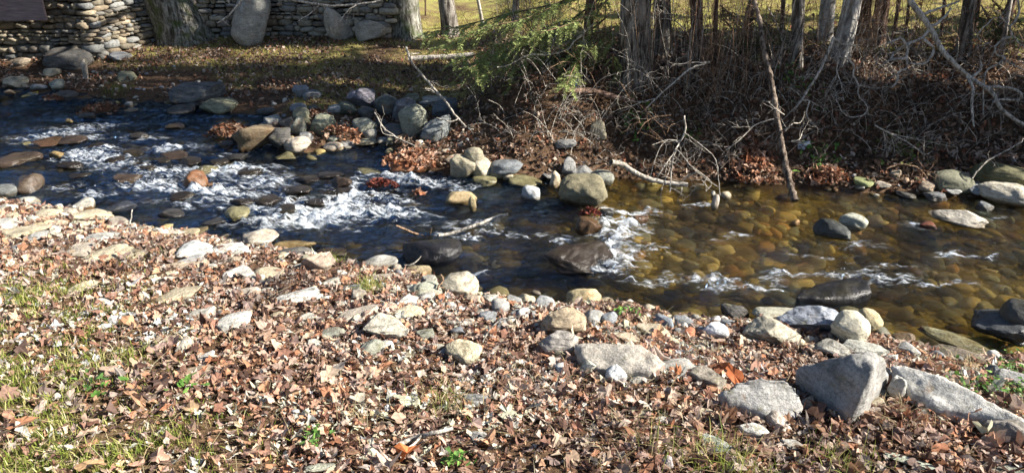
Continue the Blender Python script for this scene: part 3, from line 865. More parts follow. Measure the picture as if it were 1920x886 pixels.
ins(642, 341, 38, 19, 'brown', 'dark brown ledge stone where water spills into the big cascade', ang=.6, flat=.9)
ins(692, 322, 44, 12, 'olive', 'olive yellow stone awash on the lip of the falls', flat=.6, sink=.35)
ins(700, 343, 24, 14, 'rust', 'reddish rock on the lip of the falls', flat=.9, mat='wet', col=(.15, .045, .03))
ins(766, 314, 68, 26, 'orange', 'orange brown rock under the big clump of dead leaves', ang=.4, flat=.95, sink=.25, col=(.26, .09, .025))
ins(810, 472, 108, 46, 'black', 'large black wet boulder in the shaded near channel', ang=.2, flat=.75, sink=.25, col=(.018, .017, .02))
ins(1085, 484, 100, 66, 'black', 'dark brown slab making the ledge left of the small waterfall', ang=.8, flat=.4, sink=.35, seed=77, col=(.03, .02, .014), phi=-12)
ins(1103, 424, 46, 28, 'brown', 'brown block on top of the ledge above the small waterfall', ang=.6, flat=.95, sink=.2, col=(.10, .05, .022))
ins(1136, 401, 28, 17, 'black', 'dark stone behind the small waterfall', ang=.4, flat=.9)
ins(1200, 414, 30, 18, 'orange', 'dark rock with an orange corner right of the small waterfall', ang=.7, flat=.95)
ins(1563, 432, 66, 30, 'black', 'dark slate wedge rock in the right shallows', ang=.8, flat=.9, sink=.2, seed=912, col=(.055, .06, .058), phi=-8)
ins(1600, 416, 48, 28, 'moss', 'white and moss mottled rock behind the dark slate wedge', ang=.4, flat=.9, sink=.25, col=(.33, .34, .27))
ins(1793, 409, 90, 27, 'pale', 'pale whitish flat rock in the right shallows', ang=.5, flat=.75, sink=.3, phi=-12, col=(.46, .42, .35))
ins(1741, 423, 30, 13, 'rust', 'rust red stone left below the pale whitish rock', ang=.6, flat=.8, col=(.22, .06, .02))
ins(1490, 418, 18, 12, 'tan', 'orange tan pebble left of the dark slate wedge', flat=.9, col=(.42, .24, .08))
ins(1452, 429, 36, 12, 'olive', 'olive cobble just breaking the surface left of the tan pebble', flat=.6, sink=.45)
ins(1360, 368, 21, 15, 'cream', 'tan round stone right of the little stacked stones', ang=.2, flat=.9)
ins(1341, 380, 13, 20, 'buff', 'lower of two little stacked stones in the quiet water', ang=.2, flat=1.2, sink=.1)
ins(1337, 364, 8, 9, 'pale', 'upper of two little stacked stones in the quiet water', ang=.1, flat=1.0, sink=-.1)
ins(1846, 387, 30, 15, 'blue', 'blue grey stone just off the far pebble strip', ang=.5, flat=.9)
ins(1862, 604, 92, 44, 'black', 'dark pillar shaped rock slanting in the near right shade', ang=.7, flat=.7, sink=.25, phi=-52, col=(.06, .065, .07), seed=333)
ins(1912, 598, 66, 60, 'black', 'dark rounded boulder at the right frame side by the near bank', ang=.2, flat=.9, sink=.2, col=(.06, .06, .058))
ins(1812, 524, 52, 22, 'gold', 'gold brown domed cobble under the clear water', flat=.6, sink=.5)
ins(1705, 465, 42, 14, 'gold', 'amber cobble below the rust red stone under water', flat=.6, sink=.5)
ins(1873, 450, 28, 14, 'gold', 'bright amber pebble under water near the right frame side', flat=.7, sink=.5)
ins(1380, 478, 90, 30, 'gold', 'broad golden slab glowing under the water', flat=.4, sink=.5, ang=.4)
ins(1283, 440, 44, 16, 'orange', 'orange cobble under water right of the small waterfall', flat=.6, sink=.5)
ins(1692, 560, 70, 18, 'orange', 'long red brown cobble sunken right of the black log', flat=.5, sink=.5)
ins(1750, 566, 60, 16, 'gold', 'yellow cobble sunken right of the long red brown one', flat=.5, sink=.5)
ins(1282, 591, 58, 13, 'gold', 'golden wet stone at the near edge by the striped stone', flat=.5, sink=.4)
ins(1232, 575, 34, 14, 'gold', 'dull golden stone sunken in front of the pebble shore', flat=.5, sink=.45)
ins(1042, 534, 26, 18, 'gold', 'yellow cobble sunken behind the golden shore rock', flat=.6, sink=.5)
ins(1075, 530, 28, 14, 'orange', 'amber cobble sunken right of the yellow one', flat=.6, sink=.5)
ins(1010, 425, 80, 26, 'gold', 'wide ochre slab under water left of the ledge', flat=.4, sink=.52, ang=.4)
ins(1760, 626, 66, 11, 'rust', 'reddish flat stone wet at the edge right of the cream stones', flat=.5, mat='wet', col=(.16, .06, .035))
ins(1692, 616, 44, 14, 'brown', 'brown stone sunken at the near edge right of the yellow boulder', flat=.6, sink=.45)
for u, v, w, h in [(185, 275, 40, 14), (216, 300, 34, 14), (272, 316, 44, 16), (300, 302, 36, 12), (356, 303, 40, 14), (412, 304, 34, 12), (470, 322, 44, 14), (500, 376, 50, 18), (532, 396, 44, 18),
                   (560, 358, 50, 16), (590, 380, 36, 14), (640, 360, 44, 16), (345, 368, 50, 14), (620, 330, 50, 14), (575, 336, 46, 14), (455, 378, 44, 14), (250, 288, 36, 12), (130, 310, 44, 12), (150, 330, 40, 12), (690, 368, 34, 12)]:
    ins(u, v, w, h, 'brown', 'dark wet stone barely breaking the white water of the left rapids', flat=.7, sink=.40, ang=.5, group='wet stones breaking the left rapids', col=(.026, .019, .014))
# --- far edge, right
fb(1788, 341, 66, 30, 'gg', 'olive grey oval boulder on the far pebble strip', ang=.2, flat=.85, col=(.20, .20, .13))
fb(1880, 330, 96, 36, 'olive', 'broad olive boulder in shade at the right end of the far strip', ang=.2, flat=.9, mat='stone', col=(.15, .14, .06))
fb(1887, 362, 84, 36, 'cream', 'cream sunlit boulder at the right end of the far strip', ang=.4, flat=.85, col=(.50, .45, .35))
fb(1830, 353, 42, 20, 'blue', 'blue grey flat rock between the oval and the cream boulder', flat=.6)
fb(1619, 341, 33, 12, 'moss', 'mossy green flat stone at the left of the far pebble strip', flat=.7, ang=.2, col=(.22, .25, .09))
fb(1678, 328, 18, 16, 'tan', 'tan upright stone on the far strip near the arched twig', flat=1.0)
fb(1752, 368, 38, 15, 'blue', 'blue grey stone on the water side of the far strip', flat=.7)
fb(1697, 364, 34, 11, 'blue', 'flat slate stone on the water side of the far strip', flat=.6)
fb(1738, 352, 26, 17, 'tan', 'rounded tan stone in the middle of the far strip', ang=.2, flat=.9)
fb(1787, 358, 26, 12, 'grey', 'grey pebble under the olive grey oval boulder', flat=.8)
fb(1612, 352, 16, 10, 'pale', 'pale pebble under the mossy green flat stone', flat=.8)
fb(1655, 346, 26, 10, 'buff', 'buff pebble right of the mossy green flat stone', flat=.8)

# --- near bank, left
nb(52, 380, 36, 18, 'pale', 'light grey rounded stone at the water edge by the left frame side', ang=.2, flat=.9)
nb(14, 392, 34, 19, 'pale', 'pale flat stone behind the leaves at the left frame side', flat=.6)
nb(88, 403, 44, 22, 'cream', 'cream humped stone on the near left pebble bank', ang=.2, flat=.8)
nb(113, 397, 10, 17, 'cream', 'small upright cream pebble standing among the near left stones', flat=1.1, sink=.1)
nb(155, 388, 39, 20, 'pale', 'pale grey egg shaped stone on the crest of the near left bank', ang=.05, flat=.95)
nb(165, 404, 70, 22, 'cream', 'long cream yellow slab right beside the near channel', ang=.4, flat=.6)
nb(129, 400, 26, 15, 'buff', 'buff stone between the upright pebble and the long cream slab', flat=.8)
nb(108, 418, 30, 18, 'tan', 'tan grey stone below the cream humped stone', flat=.8)
nb(148, 420, 54, 15, 'cream', 'slanting cream slab below the long cream yellow one', flat=.6, phi=13)
nb(219, 417, 36, 16, 'buff', 'buff rounded stone at the water edge right of the slabs', ang=.2, flat=.8)
nb(14, 422, 40, 24, 'white', 'white flat slab cut by the left frame side', flat=.5)
nb(44, 434, 66, 22, 'cream', 'long sloping cream slab near the left frame side', flat=.5, phi=18)
nb(80, 420, 32, 13, 'yellow', 'yellowish stone on the upper end of the sloping cream slab', flat=.7)
nb(200, 428, 28, 12, 'buff', 'low buff stone below the rounded one at the water edge', flat=.6)
nb(293, 433, 20, 13, 'pale', 'small pale block at the water edge left of the flat brown stone', flat=.9)
nb(322, 437, 40, 14, 'buff', 'flat brownish stone at the water edge right of the pale block', flat=.7)
nb(357, 438, 30, 15, 'yellow', 'yellow ochre stone at the water edge', ang=.6, flat=.8)
nb(170, 432, 20, 10, 'pale', 'pale chip under the slanting cream slab', flat=.7)
nb(243, 430, 22, 12, 'white', 'whitish chip near the dry twig at the water edge', flat=.8)
nb(269, 430, 26, 12, 'tan', 'tan chip right of the dry twig at the water edge', flat=.8)
nb(69, 443, 36, 15, 'grey', 'grey stone below the sloping cream slab', flat=.6)
nb(190, 445, 56, 16, 'white', 'white ridged slab lying in leaves right of the tan slab', ang=.7, flat=.6)
nb(160, 463, 50, 14, 'buff', 'flat pinkish buff slab below the white ridged one', flat=.4)
nb(203, 479, 92, 28, 'cream', 'large cream slab with dry grass creeping over it', ang=.6, flat=.4, phi=8)
nb(142, 474, 46, 16, 'buff', 'dull tan slab meeting the left end of the large cream slab', flat=.4)
nb(30, 466, 24, 14, 'grey', 'grey stone in leaves near the left frame side', flat=.7)
nb(359, 470, 60, 27, 'pale', 'grey white striped angular stone left of the flat white slab', ang=.9, flat=.8, col=(.44, .45, .44), phi=8)
nb(424, 470, 74, 23, 'white', 'flat whitish slab right of the striped angular stone', ang=.5, flat=.6)
nb(354, 488, 48, 15, 'grey', 'grey slab under the striped angular stone', flat=.7, ang=.6)
nb(438, 489, 28, 15, 'tan', 'tan stone beneath the flat whitish slab', flat=.8)
nb(345, 498, 74, 12, 'tan', 'thin tan ledge stone sunk in leaves below the grey slab', flat=.35)
nb(103, 510, 23, 9, 'pale', 'small pale chip in the leaves of the left meadow edge', flat=.6)
nb(154, 539, 58, 15, 'cream', 'long cream stone sunk in the leaves at left', flat=.5, phi=16)
nb(192, 567, 24, 14, 'white', 'small smooth white stone on the leaves at left', ang=.05, flat=.7)
nb(327, 557, 96, 25, 'cream', 'long cream slab slanting out of the leaves', ang=.6, flat=.55, phi=18, sink=.35)
nb(380, 590, 46, 20, 'pale', 'pale slanting stone below the long cream slab', flat=.7, phi=22)
nb(439, 605, 62, 27, 'white', 'white stone with fine grey stripes and a dark hollow behind', ang=.5, flat=.8, phi=22, mat='strata')
nb(444, 513, 54, 21, 'white', 'white stone with a dark fold below the tan stone', ang=.7, flat=.7)
nb(474, 522, 34, 15, 'pale', 'pale stone to the right of the folded white stone', flat=.7)
nb(322, 513, 21, 12, 'cream', 'little cream pebble under the thin tan ledge stone', flat=.7)
nb(367, 512, 25, 10, 'buff', 'buff chip right of the little cream pebble', flat=.7)
nb(318, 636, 52, 16, 'tan', 'tan slab almost buried in leaves in the open left ground', flat=.45)
nb(487, 449, 62, 30, 'buff', 'broad buff rounded rock at the water edge near the golden wet stone', ang=.2, flat=.75)
nb(468, 547, 36, 13, 'buff', 'buff slab in leaves left of the flat grey white one', flat=.6)
nb(343, 650, 42, 17, 'pale', 'pale grey slanting stone alone in the lower left leaves', flat=.7, phi=25)
nb(389, 669, 26, 13, 'grey', 'grey leaning shard right of the pale slanting stone', flat=.7, phi=40, ang=.8)
nb(372, 694, 56, 13, 'tan', 'grey brown flat slab below the leaning shard', flat=.4, ang=.7)
# --- near bank, centre
nb(552, 458, 68, 15, 'gold', 'golden wet stone lying at the near water edge', flat=.7, mat='stone', col=(.36, .26, .10))
nb(553, 471, 52, 15, 'dark', 'dark grey wet stone under the golden one', flat=.7)
nb(620, 474, 52, 15, 'brown', 'brown wet oval stone at the near water edge', ang=.1, flat=.7, mat='stone')
nb(598, 494, 54, 34, 'buff', 'pinkish buff angular rock beside the small grass tuft', ang=.85, flat=.95, sink=.25, col=(.36, .27, .2))
nb(663, 493, 14, 10, 'white', 'tiny white pebble right of the small grass tuft', ang=.1, flat=.9)
nb(710, 493, 62, 20, 'white', 'white rounded slab on the shore edge with shade behind', ang=.4, flat=.8)
nb(743, 504, 18, 16, 'buff', 'buff knob at the right end of the white rounded slab', flat=.9)
nb(783, 510, 42, 19, 'yellow', 'yellowish slab sloping down into the shore water', ang=.4, flat=.7, phi=-18, col=(.42, .33, .18))
nb(805, 527, 26, 20, 'pale', 'black and white blotched stone behind the large buff rock', ang=.5, flat=.9)
nb(857, 539, 68, 38, 'buff', 'large buff rock with a rounded right end on the shore', ang=.35, flat=.85, sink=.25, col=(.42, .37, .27))
nb(802, 546, 50, 24, 'gg', 'grey sloping slab leaning against the large buff rock', ang=.6, flat=.7, phi=18)
nb(797, 558, 34, 15, 'white', 'white stone tucked under the grey sloping slab', flat=.8)
nb(760, 569, 52, 14, 'white', 'narrow grey white stone propped up in the leaves', flat=.8, phi=32, ang=.7)
nb(721, 521, 48, 13, 'buff', 'buff slab under the white rounded slab', flat=.5)
nb(620, 530, 40, 13, 'pale', 'pale broken shard left of the long grass tuft', flat=.7, ang=.8, phi=15)
nb(660, 540, 46, 15, 'grey', 'grey tile shaped stone left below the long grass tuft', flat=.6, ang=.7)
nb(673, 554, 26, 20, 'buff', 'buff block leaning under the tile shaped stone', flat=.9, ang=.7)
nb(557, 558, 80, 25, 'pale', 'flat grey white slab with a bright right corner in the leaves', ang=.6, flat=.6, phi=8, col=(.40, .40, .37))
nb(496, 514, 56, 21, 'cream', 'pale cream slab left of the shard stones', flat=.6, phi=18)
nb(670, 588, 72, 20, 'buff', 'grey beige flat slab slanting over a dark gap', ang=.6, flat=.6, phi=20, sink=.1)
nb(722, 610, 72, 48, 'cream', 'big cream layered slab in front of the slanting flat one', ang=.75, flat=.6, sink=.2, mat='strata', col=(.50, .46, .36))
nb(766, 587, 56, 23, 'cream', 'cream slab leaning on the back of the big layered slab', ang=.6, flat=.6, phi=14)
nb(889, 563, 29, 17, 'tan', 'pinkish tan stone right below the large buff rock', flat=.9)
nb(918, 562, 29, 15, 'pale', 'pale stone right of the pinkish tan one', flat=.8)
nb(938, 577, 30, 25, 'grey', 'speckled grey round stone at the shore', ang=.1, flat=.95)
nb(899, 588, 17, 11, 'pale', 'small pale pebble left of the speckled round stone', ang=.1, flat=.9)
nb(924, 589, 18, 9, 'grey', 'small grey pebble touching the speckled round stone', ang=.1, flat=.8)
nb(913, 596, 32, 21, 'blue', 'dark slate stone below the small grey pebble', ang=.6, flat=.9)
nb(937, 609, 28, 21, 'blue', 'second slate stone standing lower right of the dark slate one', ang=.6, flat=.9)
nb(860, 621, 27, 17, 'blue', 'dark angular stone beneath the short grey stick', ang=.8, flat=.9, col=(.14, .15, .17))
nb(797, 627, 32, 17, 'gg', 'olive grey stone in leaves right of the big cream slab', flat=.8)
nb(526, 627, 28, 11, 'buff', 'buff chip in leaves at the left of the greenish chip', flat=.6)
nb(624, 626, 42, 17, 'gg', 'greenish grey stone partly sunk in leaves', ang=.6, flat=.7)
nb(735, 637, 26, 12, 'blue', 'blue grey pebble under the big cream slab', flat=.8)
nb(578, 595, 32, 13, 'pale', 'pale stone in leaves left of the slanting beige slab', flat=.7)
nb(591, 645, 26, 13, 'pale', 'grey white chip above the open leaf carpet', flat=.7)
nb(695, 652, 46, 24, 'gg', 'grey green angular stone left of the round white pebble', ang=.85, flat=.85, phi=22)
nb(727, 648, 21, 18, 'white', 'round white pebble right of the grey green stone', ang=.05, flat=.95)
nb(870, 663, 60, 34, 'cream', 'cream ribbed stone tilting to the right in the leaves', ang=.5, flat=.8, phi=-30, mat='strata', col=(.54, .47, .30))
nb(813, 651, 36, 12, 'pale', 'pale flat stone left behind the cream ribbed stone', flat=.7)
nb(834, 662, 30, 14, 'blue', 'blue grey chip against the cream ribbed stone', flat=.7)
nb(891, 752, 48, 22, 'grey', 'grey weathered stone in the dry grass right of the pale tuft', ang=.5, flat=.7)
nb(896, 818, 32, 17, 'grey', 'grey stone low in the leaves near the bottom frame side', flat=.7)
nb(600, 876, 54, 15, 'gg', 'greenish flat stone at the bottom frame side left of centre', flat=.5)
# --- near bank, right of centre
nb(984, 564, 32, 22, 'cream', 'cream wedge stone on the shore right of the speckled round stone', ang=.5, flat=.9, phi=30)
nb(966, 566, 26, 18, 'grey', 'grey stone behind the cream wedge stone', flat=.9)
nb(1022, 571, 33, 23, 'grey', 'light grey speckled egg stone on the shore', ang=.05, flat=.95, col=(.40, .41, .41))
nb(1046, 571, 14, 6, 'white', 'thin white pebble right of the speckled egg stone', flat=.7)
nb(992, 591, 28, 15, 'grey', 'dull grey stone in leaves below the egg stone', flat=.8)
nb(969, 588, 24, 16, 'grey', 'dark grey pebble left of the dull grey stone', flat=.8)
nb(1095, 558, 56, 32, 'yellow', 'golden cream rock on the shore edge', ang=.25, flat=.85, sink=.2, col=(.55, .44, .22))
nb(1068, 566, 24, 13, 'cream', 'cream stone at the left foot of the golden cream rock', flat=.8)
nb(1133, 567, 32, 15, 'cream', 'beige stone at the right foot of the golden cream rock', ang=.2, flat=.8)
nb(1060, 605, 76, 42, 'tan', 'big tan orange stone with a flaking lower side', ang=.4, flat=.85, phi=18, sink=.15, col=(.46, .35, .22))
nb(1111, 599, 36, 25, 'grey', 'grey rounded stone right of the flaking tan one', flat=.9, ang=.3, col=(.26, .26, .25))
nb(1139, 600, 32, 23, 'blue', 'blue grey rounded stone beside the grey one', flat=.9, ang=.3, col=(.26, .29, .33))
nb(1245, 605, 46, 20, 'blue', 'blue stone with white stripes tilting toward the water', ang=.3, flat=.9, phi=-32, mat='strata', col=(.22, .26, .31))
nb(1280, 604, 44, 18, 'blue', 'blue grey flat stone right of the striped blue stone', flat=.7, ang=.3)
nb(1283, 613, 17, 13, 'white', 'small white block on the blue grey flat stone', flat=.9, ang=.6)
nb(1291, 627, 23, 18, 'rust', 'smooth rust red cobble in the leaves', ang=.05, flat=.95, mat='stone', col=(.36, .12, .05))
nb(1341, 622, 46, 28, 'white', 'white crystalline rock behind the leaves', ang=.5, flat=.9, col=(.58, .61, .65))
nb(1318, 623, 22, 15, 'blue', 'dark blue pebble left of the white crystalline rock', flat=.9)
nb(1224, 622, 56, 23, 'cream', 'sandy pink slab left of the rust red cobble', flat=.6, ang=.6, col=(.46, .38, .27))
nb(1176, 635, 46, 17, 'tan', 'grey brown stone lying behind the big flat slab', flat=.7)
nb(1377, 588, 46, 24, 'dark', 'dark rock with a white patch at the shaded shore', ang=.6, flat=.9)
nb(1360, 606, 32, 14, 'blue', 'dark bluish stone beneath the white patched rock', flat=.7)
nb(1049, 646, 52, 40, 'pale', 'pale grey pink stone propped on its edge left of the big slab', ang=.6, flat=.9, phi=35, sink=.15, col=(.42, .38, .34))
nb(1448, 621, 86, 46, 'cream', 'big cream rounded rock left of the blue grey boulder', ang=.35, flat=.85, sink=.2, col=(.48, .44, .33))
nb(1456, 590, 74, 20, 'gg', 'long olive grey slab jutting over the shore', ang=.3, flat=.7, phi=14, sink=-.1, col=(.38, .37, .28))
nb(1530, 600, 112, 38, 'blue', 'blue grey angular boulder flecked white at the shore', ang=.8, flat=.85, sink=.15, col=(.30, .34, .42), seed=440)
nb(1594, 618, 54, 48, 'cream', 'round cream boulder right of the blue grey flecked one', ang=.15, flat=.95, sink=.2, col=(.50, .46, .34))
nb(1629, 603, 42, 34, 'yellow', 'yellow cream rounded rock behind the round cream boulder', ang=.15, flat=.95, sink=.2, col=(.46, .38, .20))
nb(1597, 586, 42, 15, 'olive', 'olive brown wet stone behind the cream boulders', flat=.8)
nb(1652, 622, 24, 15, 'gg', 'greenish oval pebble right of the yellow cream rock', flat=.8, phi=36, ang=.2)
nb(1695, 632, 38, 13, 'tan', 'reddish tan stone along the shore in dark leaves', flat=.7)
nb(1790, 638, 112, 20, 'gg', 'long flat olive slab at the shore edge on the right', flat=.5, ang=.4, phi=-5, col=(.36, .36, .20))
# --- near bank, lower right
nb(1110, 690, 40, 28, 'pale', 'rough pale rock under the left end of the big flat slab', ang=.7, flat=.9, col=(.48, .46, .36))
nb(1155, 705, 34, 30, 'white', 'smooth white stone in front of the big flat slab', ang=.5, flat=.9, col=(.56, .58, .58))
nb(1266, 687, 64, 25, 'white', 'white topped stone with a dark split right of the big flat slab', ang=.7, flat=.8, phi=14)
nb(1323, 713, 60, 31, 'tan', 'grey brown pointed stone left of the big grey boulder', ang=.7, flat=.85, phi=-20, col=(.28, .24, .19))
nb(1199, 712, 32, 13, 'pale', 'pale chip on the leaves right of the smooth white stone', flat=.7)
nb(1200, 772, 38, 13, 'cream', 'mossy cream stone flush with the dry grass', flat=.5)
nb(1243, 785, 26, 13, 'white', 'whitish pebble in the dry grass', flat=.7)
nb(1321, 773, 36, 13, 'cream', 'cream stone below the grey brown pointed one', flat=.6)
nb(1346, 836, 58, 25, 'gg', 'greenish grey slab by the grass at the lower right', flat=.5, col=(.32, .36, .32))
nb(1408, 808, 56, 30, 'white', 'rough whitish rock in moss and leaves at the lower right', ang=.6, flat=.8)
nb(1246, 868, 28, 21, 'white', 'pinkish white stone near the bottom frame side', flat=.9, col=(.60, .52, .5))
nb(1682, 726, 26, 32, 'white', 'upright white stone wedged between the two big grey boulders', ang=.4, flat=1.1, sink=.1)
nb(1643, 755, 44, 17, 'cream', 'cream flake at the foot of the big wedge boulder', flat=.6)
nb(1665, 708, 26, 32, 'buff', 'buff block wedged behind the big wedge boulder', ang=.7, flat=1.0)
nb(1652, 737, 26, 16, 'pale', 'pale flake under the buff block', flat=.8)
nb(1560, 656, 60, 27, 'pale', 'pale lichen dotted rock behind the big wedge boulder', ang=.5, flat=.85, phi=-20)
nb(1620, 656, 74, 24, 'gg', 'broad grey stone hiding behind the wedge boulder top', flat=.7, ang=.4, col=(.38, .38, .33))
nb(1698, 656, 44, 22, 'grey', 'grey domed stone in leaves above the long white slab', ang=.2, flat=.85)
nb(1668, 673, 22, 18, 'white', 'black and white chip right behind the wedge boulder', ang=.8, flat=.9)
nb(1800, 668, 94, 25, 'tan', 'brown log shaped stone with a tan end', ang=.3, flat=.9, phi=8, col=(.24, .19, .14))
nb(1860, 701, 26, 28, 'blue', 'upright blue grey stone right above the long white slab', ang=.4, flat=1.0)
nb(1896, 716, 54, 28, 'grey', 'grey rock among clover near the right frame side', ang=.5, flat=.85)
nb(1458, 794, 54, 27, 'tan', 'tan pinkish stone beneath the big grey boulder', ang=.4, flat=.8, phi=-28, col=(.46, .38, .32))
nb(1515, 757, 24, 30, 'buff', 'buff sliver between the big grey and the wedge boulder', flat=1.0, ang=.5)
nb(1895, 812, 74, 50, 'tan', 'brown grey rock under the long white slab by the right frame side', ang=.4, flat=.85, col=(.27, .24, .21))
nb(1712, 866, 92, 17, 'gg', 'greenish flat stone at the bottom frame side on the right', flat=.45, col=(.34, .38, .30))
nb(1880, 881, 94, 18, 'gg', 'grey flat stone in the bottom right corner', flat=.45)
nb(1484, 834, 44, 16, 'white', 'whitish flat stone in moss below the tan pinkish one', flat=.6)
# --- more small shore stones between the named ones
SMALL = [(958, 600, 20, 12, 'pale'), (1010, 612, 24, 12, 'white'), (880, 602, 22, 10, 'buff'), (945, 640, 26, 12, 'tan'), (1005, 548, 18, 9, 'grey'), (1165, 588, 22, 12, 'pale'),
         (1200, 600, 24, 13, 'tan'), (1212, 592, 16, 9, 'grey'), (1305, 596, 18, 10, 'pale'), (1400, 640, 22, 11, 'pale'), (1500, 640, 24, 12, 'cream'), (1720, 645, 22, 10, 'buff'),
         (845, 572, 20, 11, 'pale'), (770, 540, 18, 10, 'white'), (640, 512, 20, 9, 'white'), (690, 515, 16, 8, 'pale'), (560, 500, 24, 11, 'pale'), (530, 480, 20, 11, 'cream'), (400, 452, 24, 11, 'pale'),
         (420, 446, 20, 10, 'buff'), (450, 452, 20, 12, 'cream'), (262, 446, 22, 9, 'pale'), (228, 462, 24, 9, 'pale'), (25, 408, 30, 14, 'cream'), (62, 412, 22, 12, 'pale'), (100, 436, 24, 10, 'pale'),
         (300, 460, 24, 9, 'cream'), (395, 500, 22, 10, 'white'), (500, 545, 24, 10, 'pale'), (520, 590, 26, 10, 'cream'), (640, 570, 22, 9, 'pale'), (610, 560, 22, 11, 'white'), (840, 590, 22, 10, 'grey'),
         (1085, 625, 24, 13, 'pale'), (1150, 650, 24, 10, 'white'), (1120, 640, 22, 11, 'grey'), (1260, 640, 26, 11, 'cream'), (1310, 650, 24, 10, 'pale'), (1430, 660, 24, 10, 'tan'), (1545, 690, 22, 14, 'pale')]
for u, v, w, h, k in SMALL:
    rock(u, v, w, h, k, 'small plain stone scattered among the leaves of the near bank between the larger rocks', flat=.75, ang=.4, name='pebble', group='small plain stones on the near bank')

# --- hero boulders traced in plan, each with its own thickness
HF = []
def hero(name, pts, thick, label, col, mat, base_sink=.1, seed=1, bulge=.03, voxel=.016):
    """pts: (u, v, height above the ground in metres) of the visible crown; the sides go down into the soil"""
    top = []
    for u, v, z in pts:
        p, t = hit(u, v, surf_any, z * .85)
        top.append(p)
    top = np.array(top)
    c = top.mean(0)
    bm = bmesh.new()
    for p in top: bm.verts.new(p)
    for p in top:
        q = c + (p - c) * .92
        bm.verts.new((q[0], q[1], gz(q[0], q[1]) - thick))
    bmesh.ops.convex_hull(bm, input=bm.verts)
    bm.faces.ensure_lookup_table()
    me = bpy.data.meshes.new(name); bm.to_mesh(me); bm.free()
    o = bpy.data.objects.new(name, me); COL.objects.link(o)
    md = o.modifiers.new('r', 'REMESH'); md.mode = 'VOXEL'; md.voxel_size = voxel
    sm = o.modifiers.new('s', 'SMOOTH'); sm.iterations = 7; sm.factor = .6
    dg = bpy.context.evaluated_depsgraph_get()
    me2 = bpy.data.meshes.new_from_object(o.evaluated_get(dg))
    o.modifiers.clear(); o.data = me2; me2.name = name
    n = len(me2.vertices); V = np.empty(n * 3); me2.vertices.foreach_get('co', V); V = V.reshape(-1, 3)
    N = np.empty(n * 3); me2.vertices.foreach_get('normal', N); N = N.reshape(-1, 3)
    rs = np.random.RandomState(seed).rand(3) * 30
    V = V + N * (bulge * noise3(V * 4 + rs) + bulge * .5 * noise3(V * 10 + rs) + .005 * noise3(V * 32 + rs))[:, None]
    V -= c
    me2.vertices.foreach_set('co', V.ravel()); me2.update()
    me2.polygons.foreach_set('use_smooth', np.ones(len(me2.polygons), bool))
    me2.materials.clear(); me2.materials.append(M[mat])
    o.location = c; o.color = (*col, 1)
    HF.append(top[:, :2].copy())
    tag(o, label, 'rock', NB)
    return o

hero('boulder', [(1484, 694, .10), (1500, 684, .14), (1560, 678, .24), (1600, 664, .30), (1632, 655, .33), (1660, 666, .30), (1640, 690, .32), (1634, 700, .30), (1617, 732, .19), (1596, 776, .07), (1668, 702, .10), (1642, 742, .03), (1608, 786, .0), (1588, 786, .02), (1545, 750, .05)],
     .12, 'big grey wedge boulder with a bright sunlit right face', (.31, .30, .28), 'stone', seed=4, bulge=.016)
hero('boulder', [(1346, 742, .08), (1372, 715, .17), (1425, 698, .23), (1468, 700, .23), (1500, 722, .18), (1513, 752, .10), (1486, 788, .03), (1440, 776, .05), (1380, 756, .05)],
     .1, 'big rounded grey banded boulder left of the wedge boulder', (.38, .37, .35), 'stone', seed=6, bulge=.02)
hero('flat_rock', [(1668, 682, .13), (1690, 678, .16), (1725, 688, .16), (1770, 706, .16), (1828, 732, .15), (1890, 765, .13), (1960, 800, .10), (1955, 826, .02), (1850, 792, .03), (1745, 765, .04), (1705, 735, .06), (1684, 704, .10)],
     .1, 'long smooth white grey slab running off the right frame side', (.46, .45, .42), 'stone', seed=8, bulge=.012)
hero('flat_rock', [(1072, 640, .10), (1110, 638, .12), (1200, 645, .13), (1235, 662, .12), (1250, 680, .08), (1222, 700, .05), (1170, 698, .06), (1105, 688, .06), (1080, 662, .09)],
     .1, 'big flat beige slab in the leaves right of centre', (.44, .40, .34), 'stone', seed=10, bulge=.018)
hero('stone_block', [(1500, 540, .06), (1548, 524, .09), (1600, 520, .10), (1630, 524, .10), (1638, 546, .07), (1600, 560, .04), (1540, 560, .04), (1490, 556, .04)],
     .2, 'black squared block lying in the stream like a cut log', (.014, .013, .014), 'wet', seed=12, bulge=.012)

# boulders set in the low wall
def wall_boulder(u, v, w, h, label, col, ang, seed):
    return rock(u, v, w, h, 'grey', label, ang=ang, flat=1.15, sink=.12, col=col, name='boulder', seed=seed, group='boulders set in the low wall', mat='stone')
wall_boulder(471, 36, 66, 66, 'tall round topped grey boulder set in the low wall', (.34, .34, .31), .3, 61)
wall_boulder(634, 46, 44, 44, 'grey squared boulder like a stump in the low wall', (.36, .33, .28), .9, 62)
wall_boulder(694, 57, 54, 26, 'low wide boulder at the end of the low wall', (.34, .31, .25), .5, 63)
# ------------------------------------------------------------------ pebbles and cobbles nobody could count
def in_view(x, y, m=1.2):
    return np.abs(x) < .70 * (y + .2) * 1.02 + m

def scatter(n, x0, x1, y0, y1, wfun, rg):
    X = rg.uniform(x0, x1, n); Y = rg.uniform(y0, y1, n)
    k = in_view(X, Y) & (rg.rand(n) < wfun(X, Y))
    return X[k], Y[k]

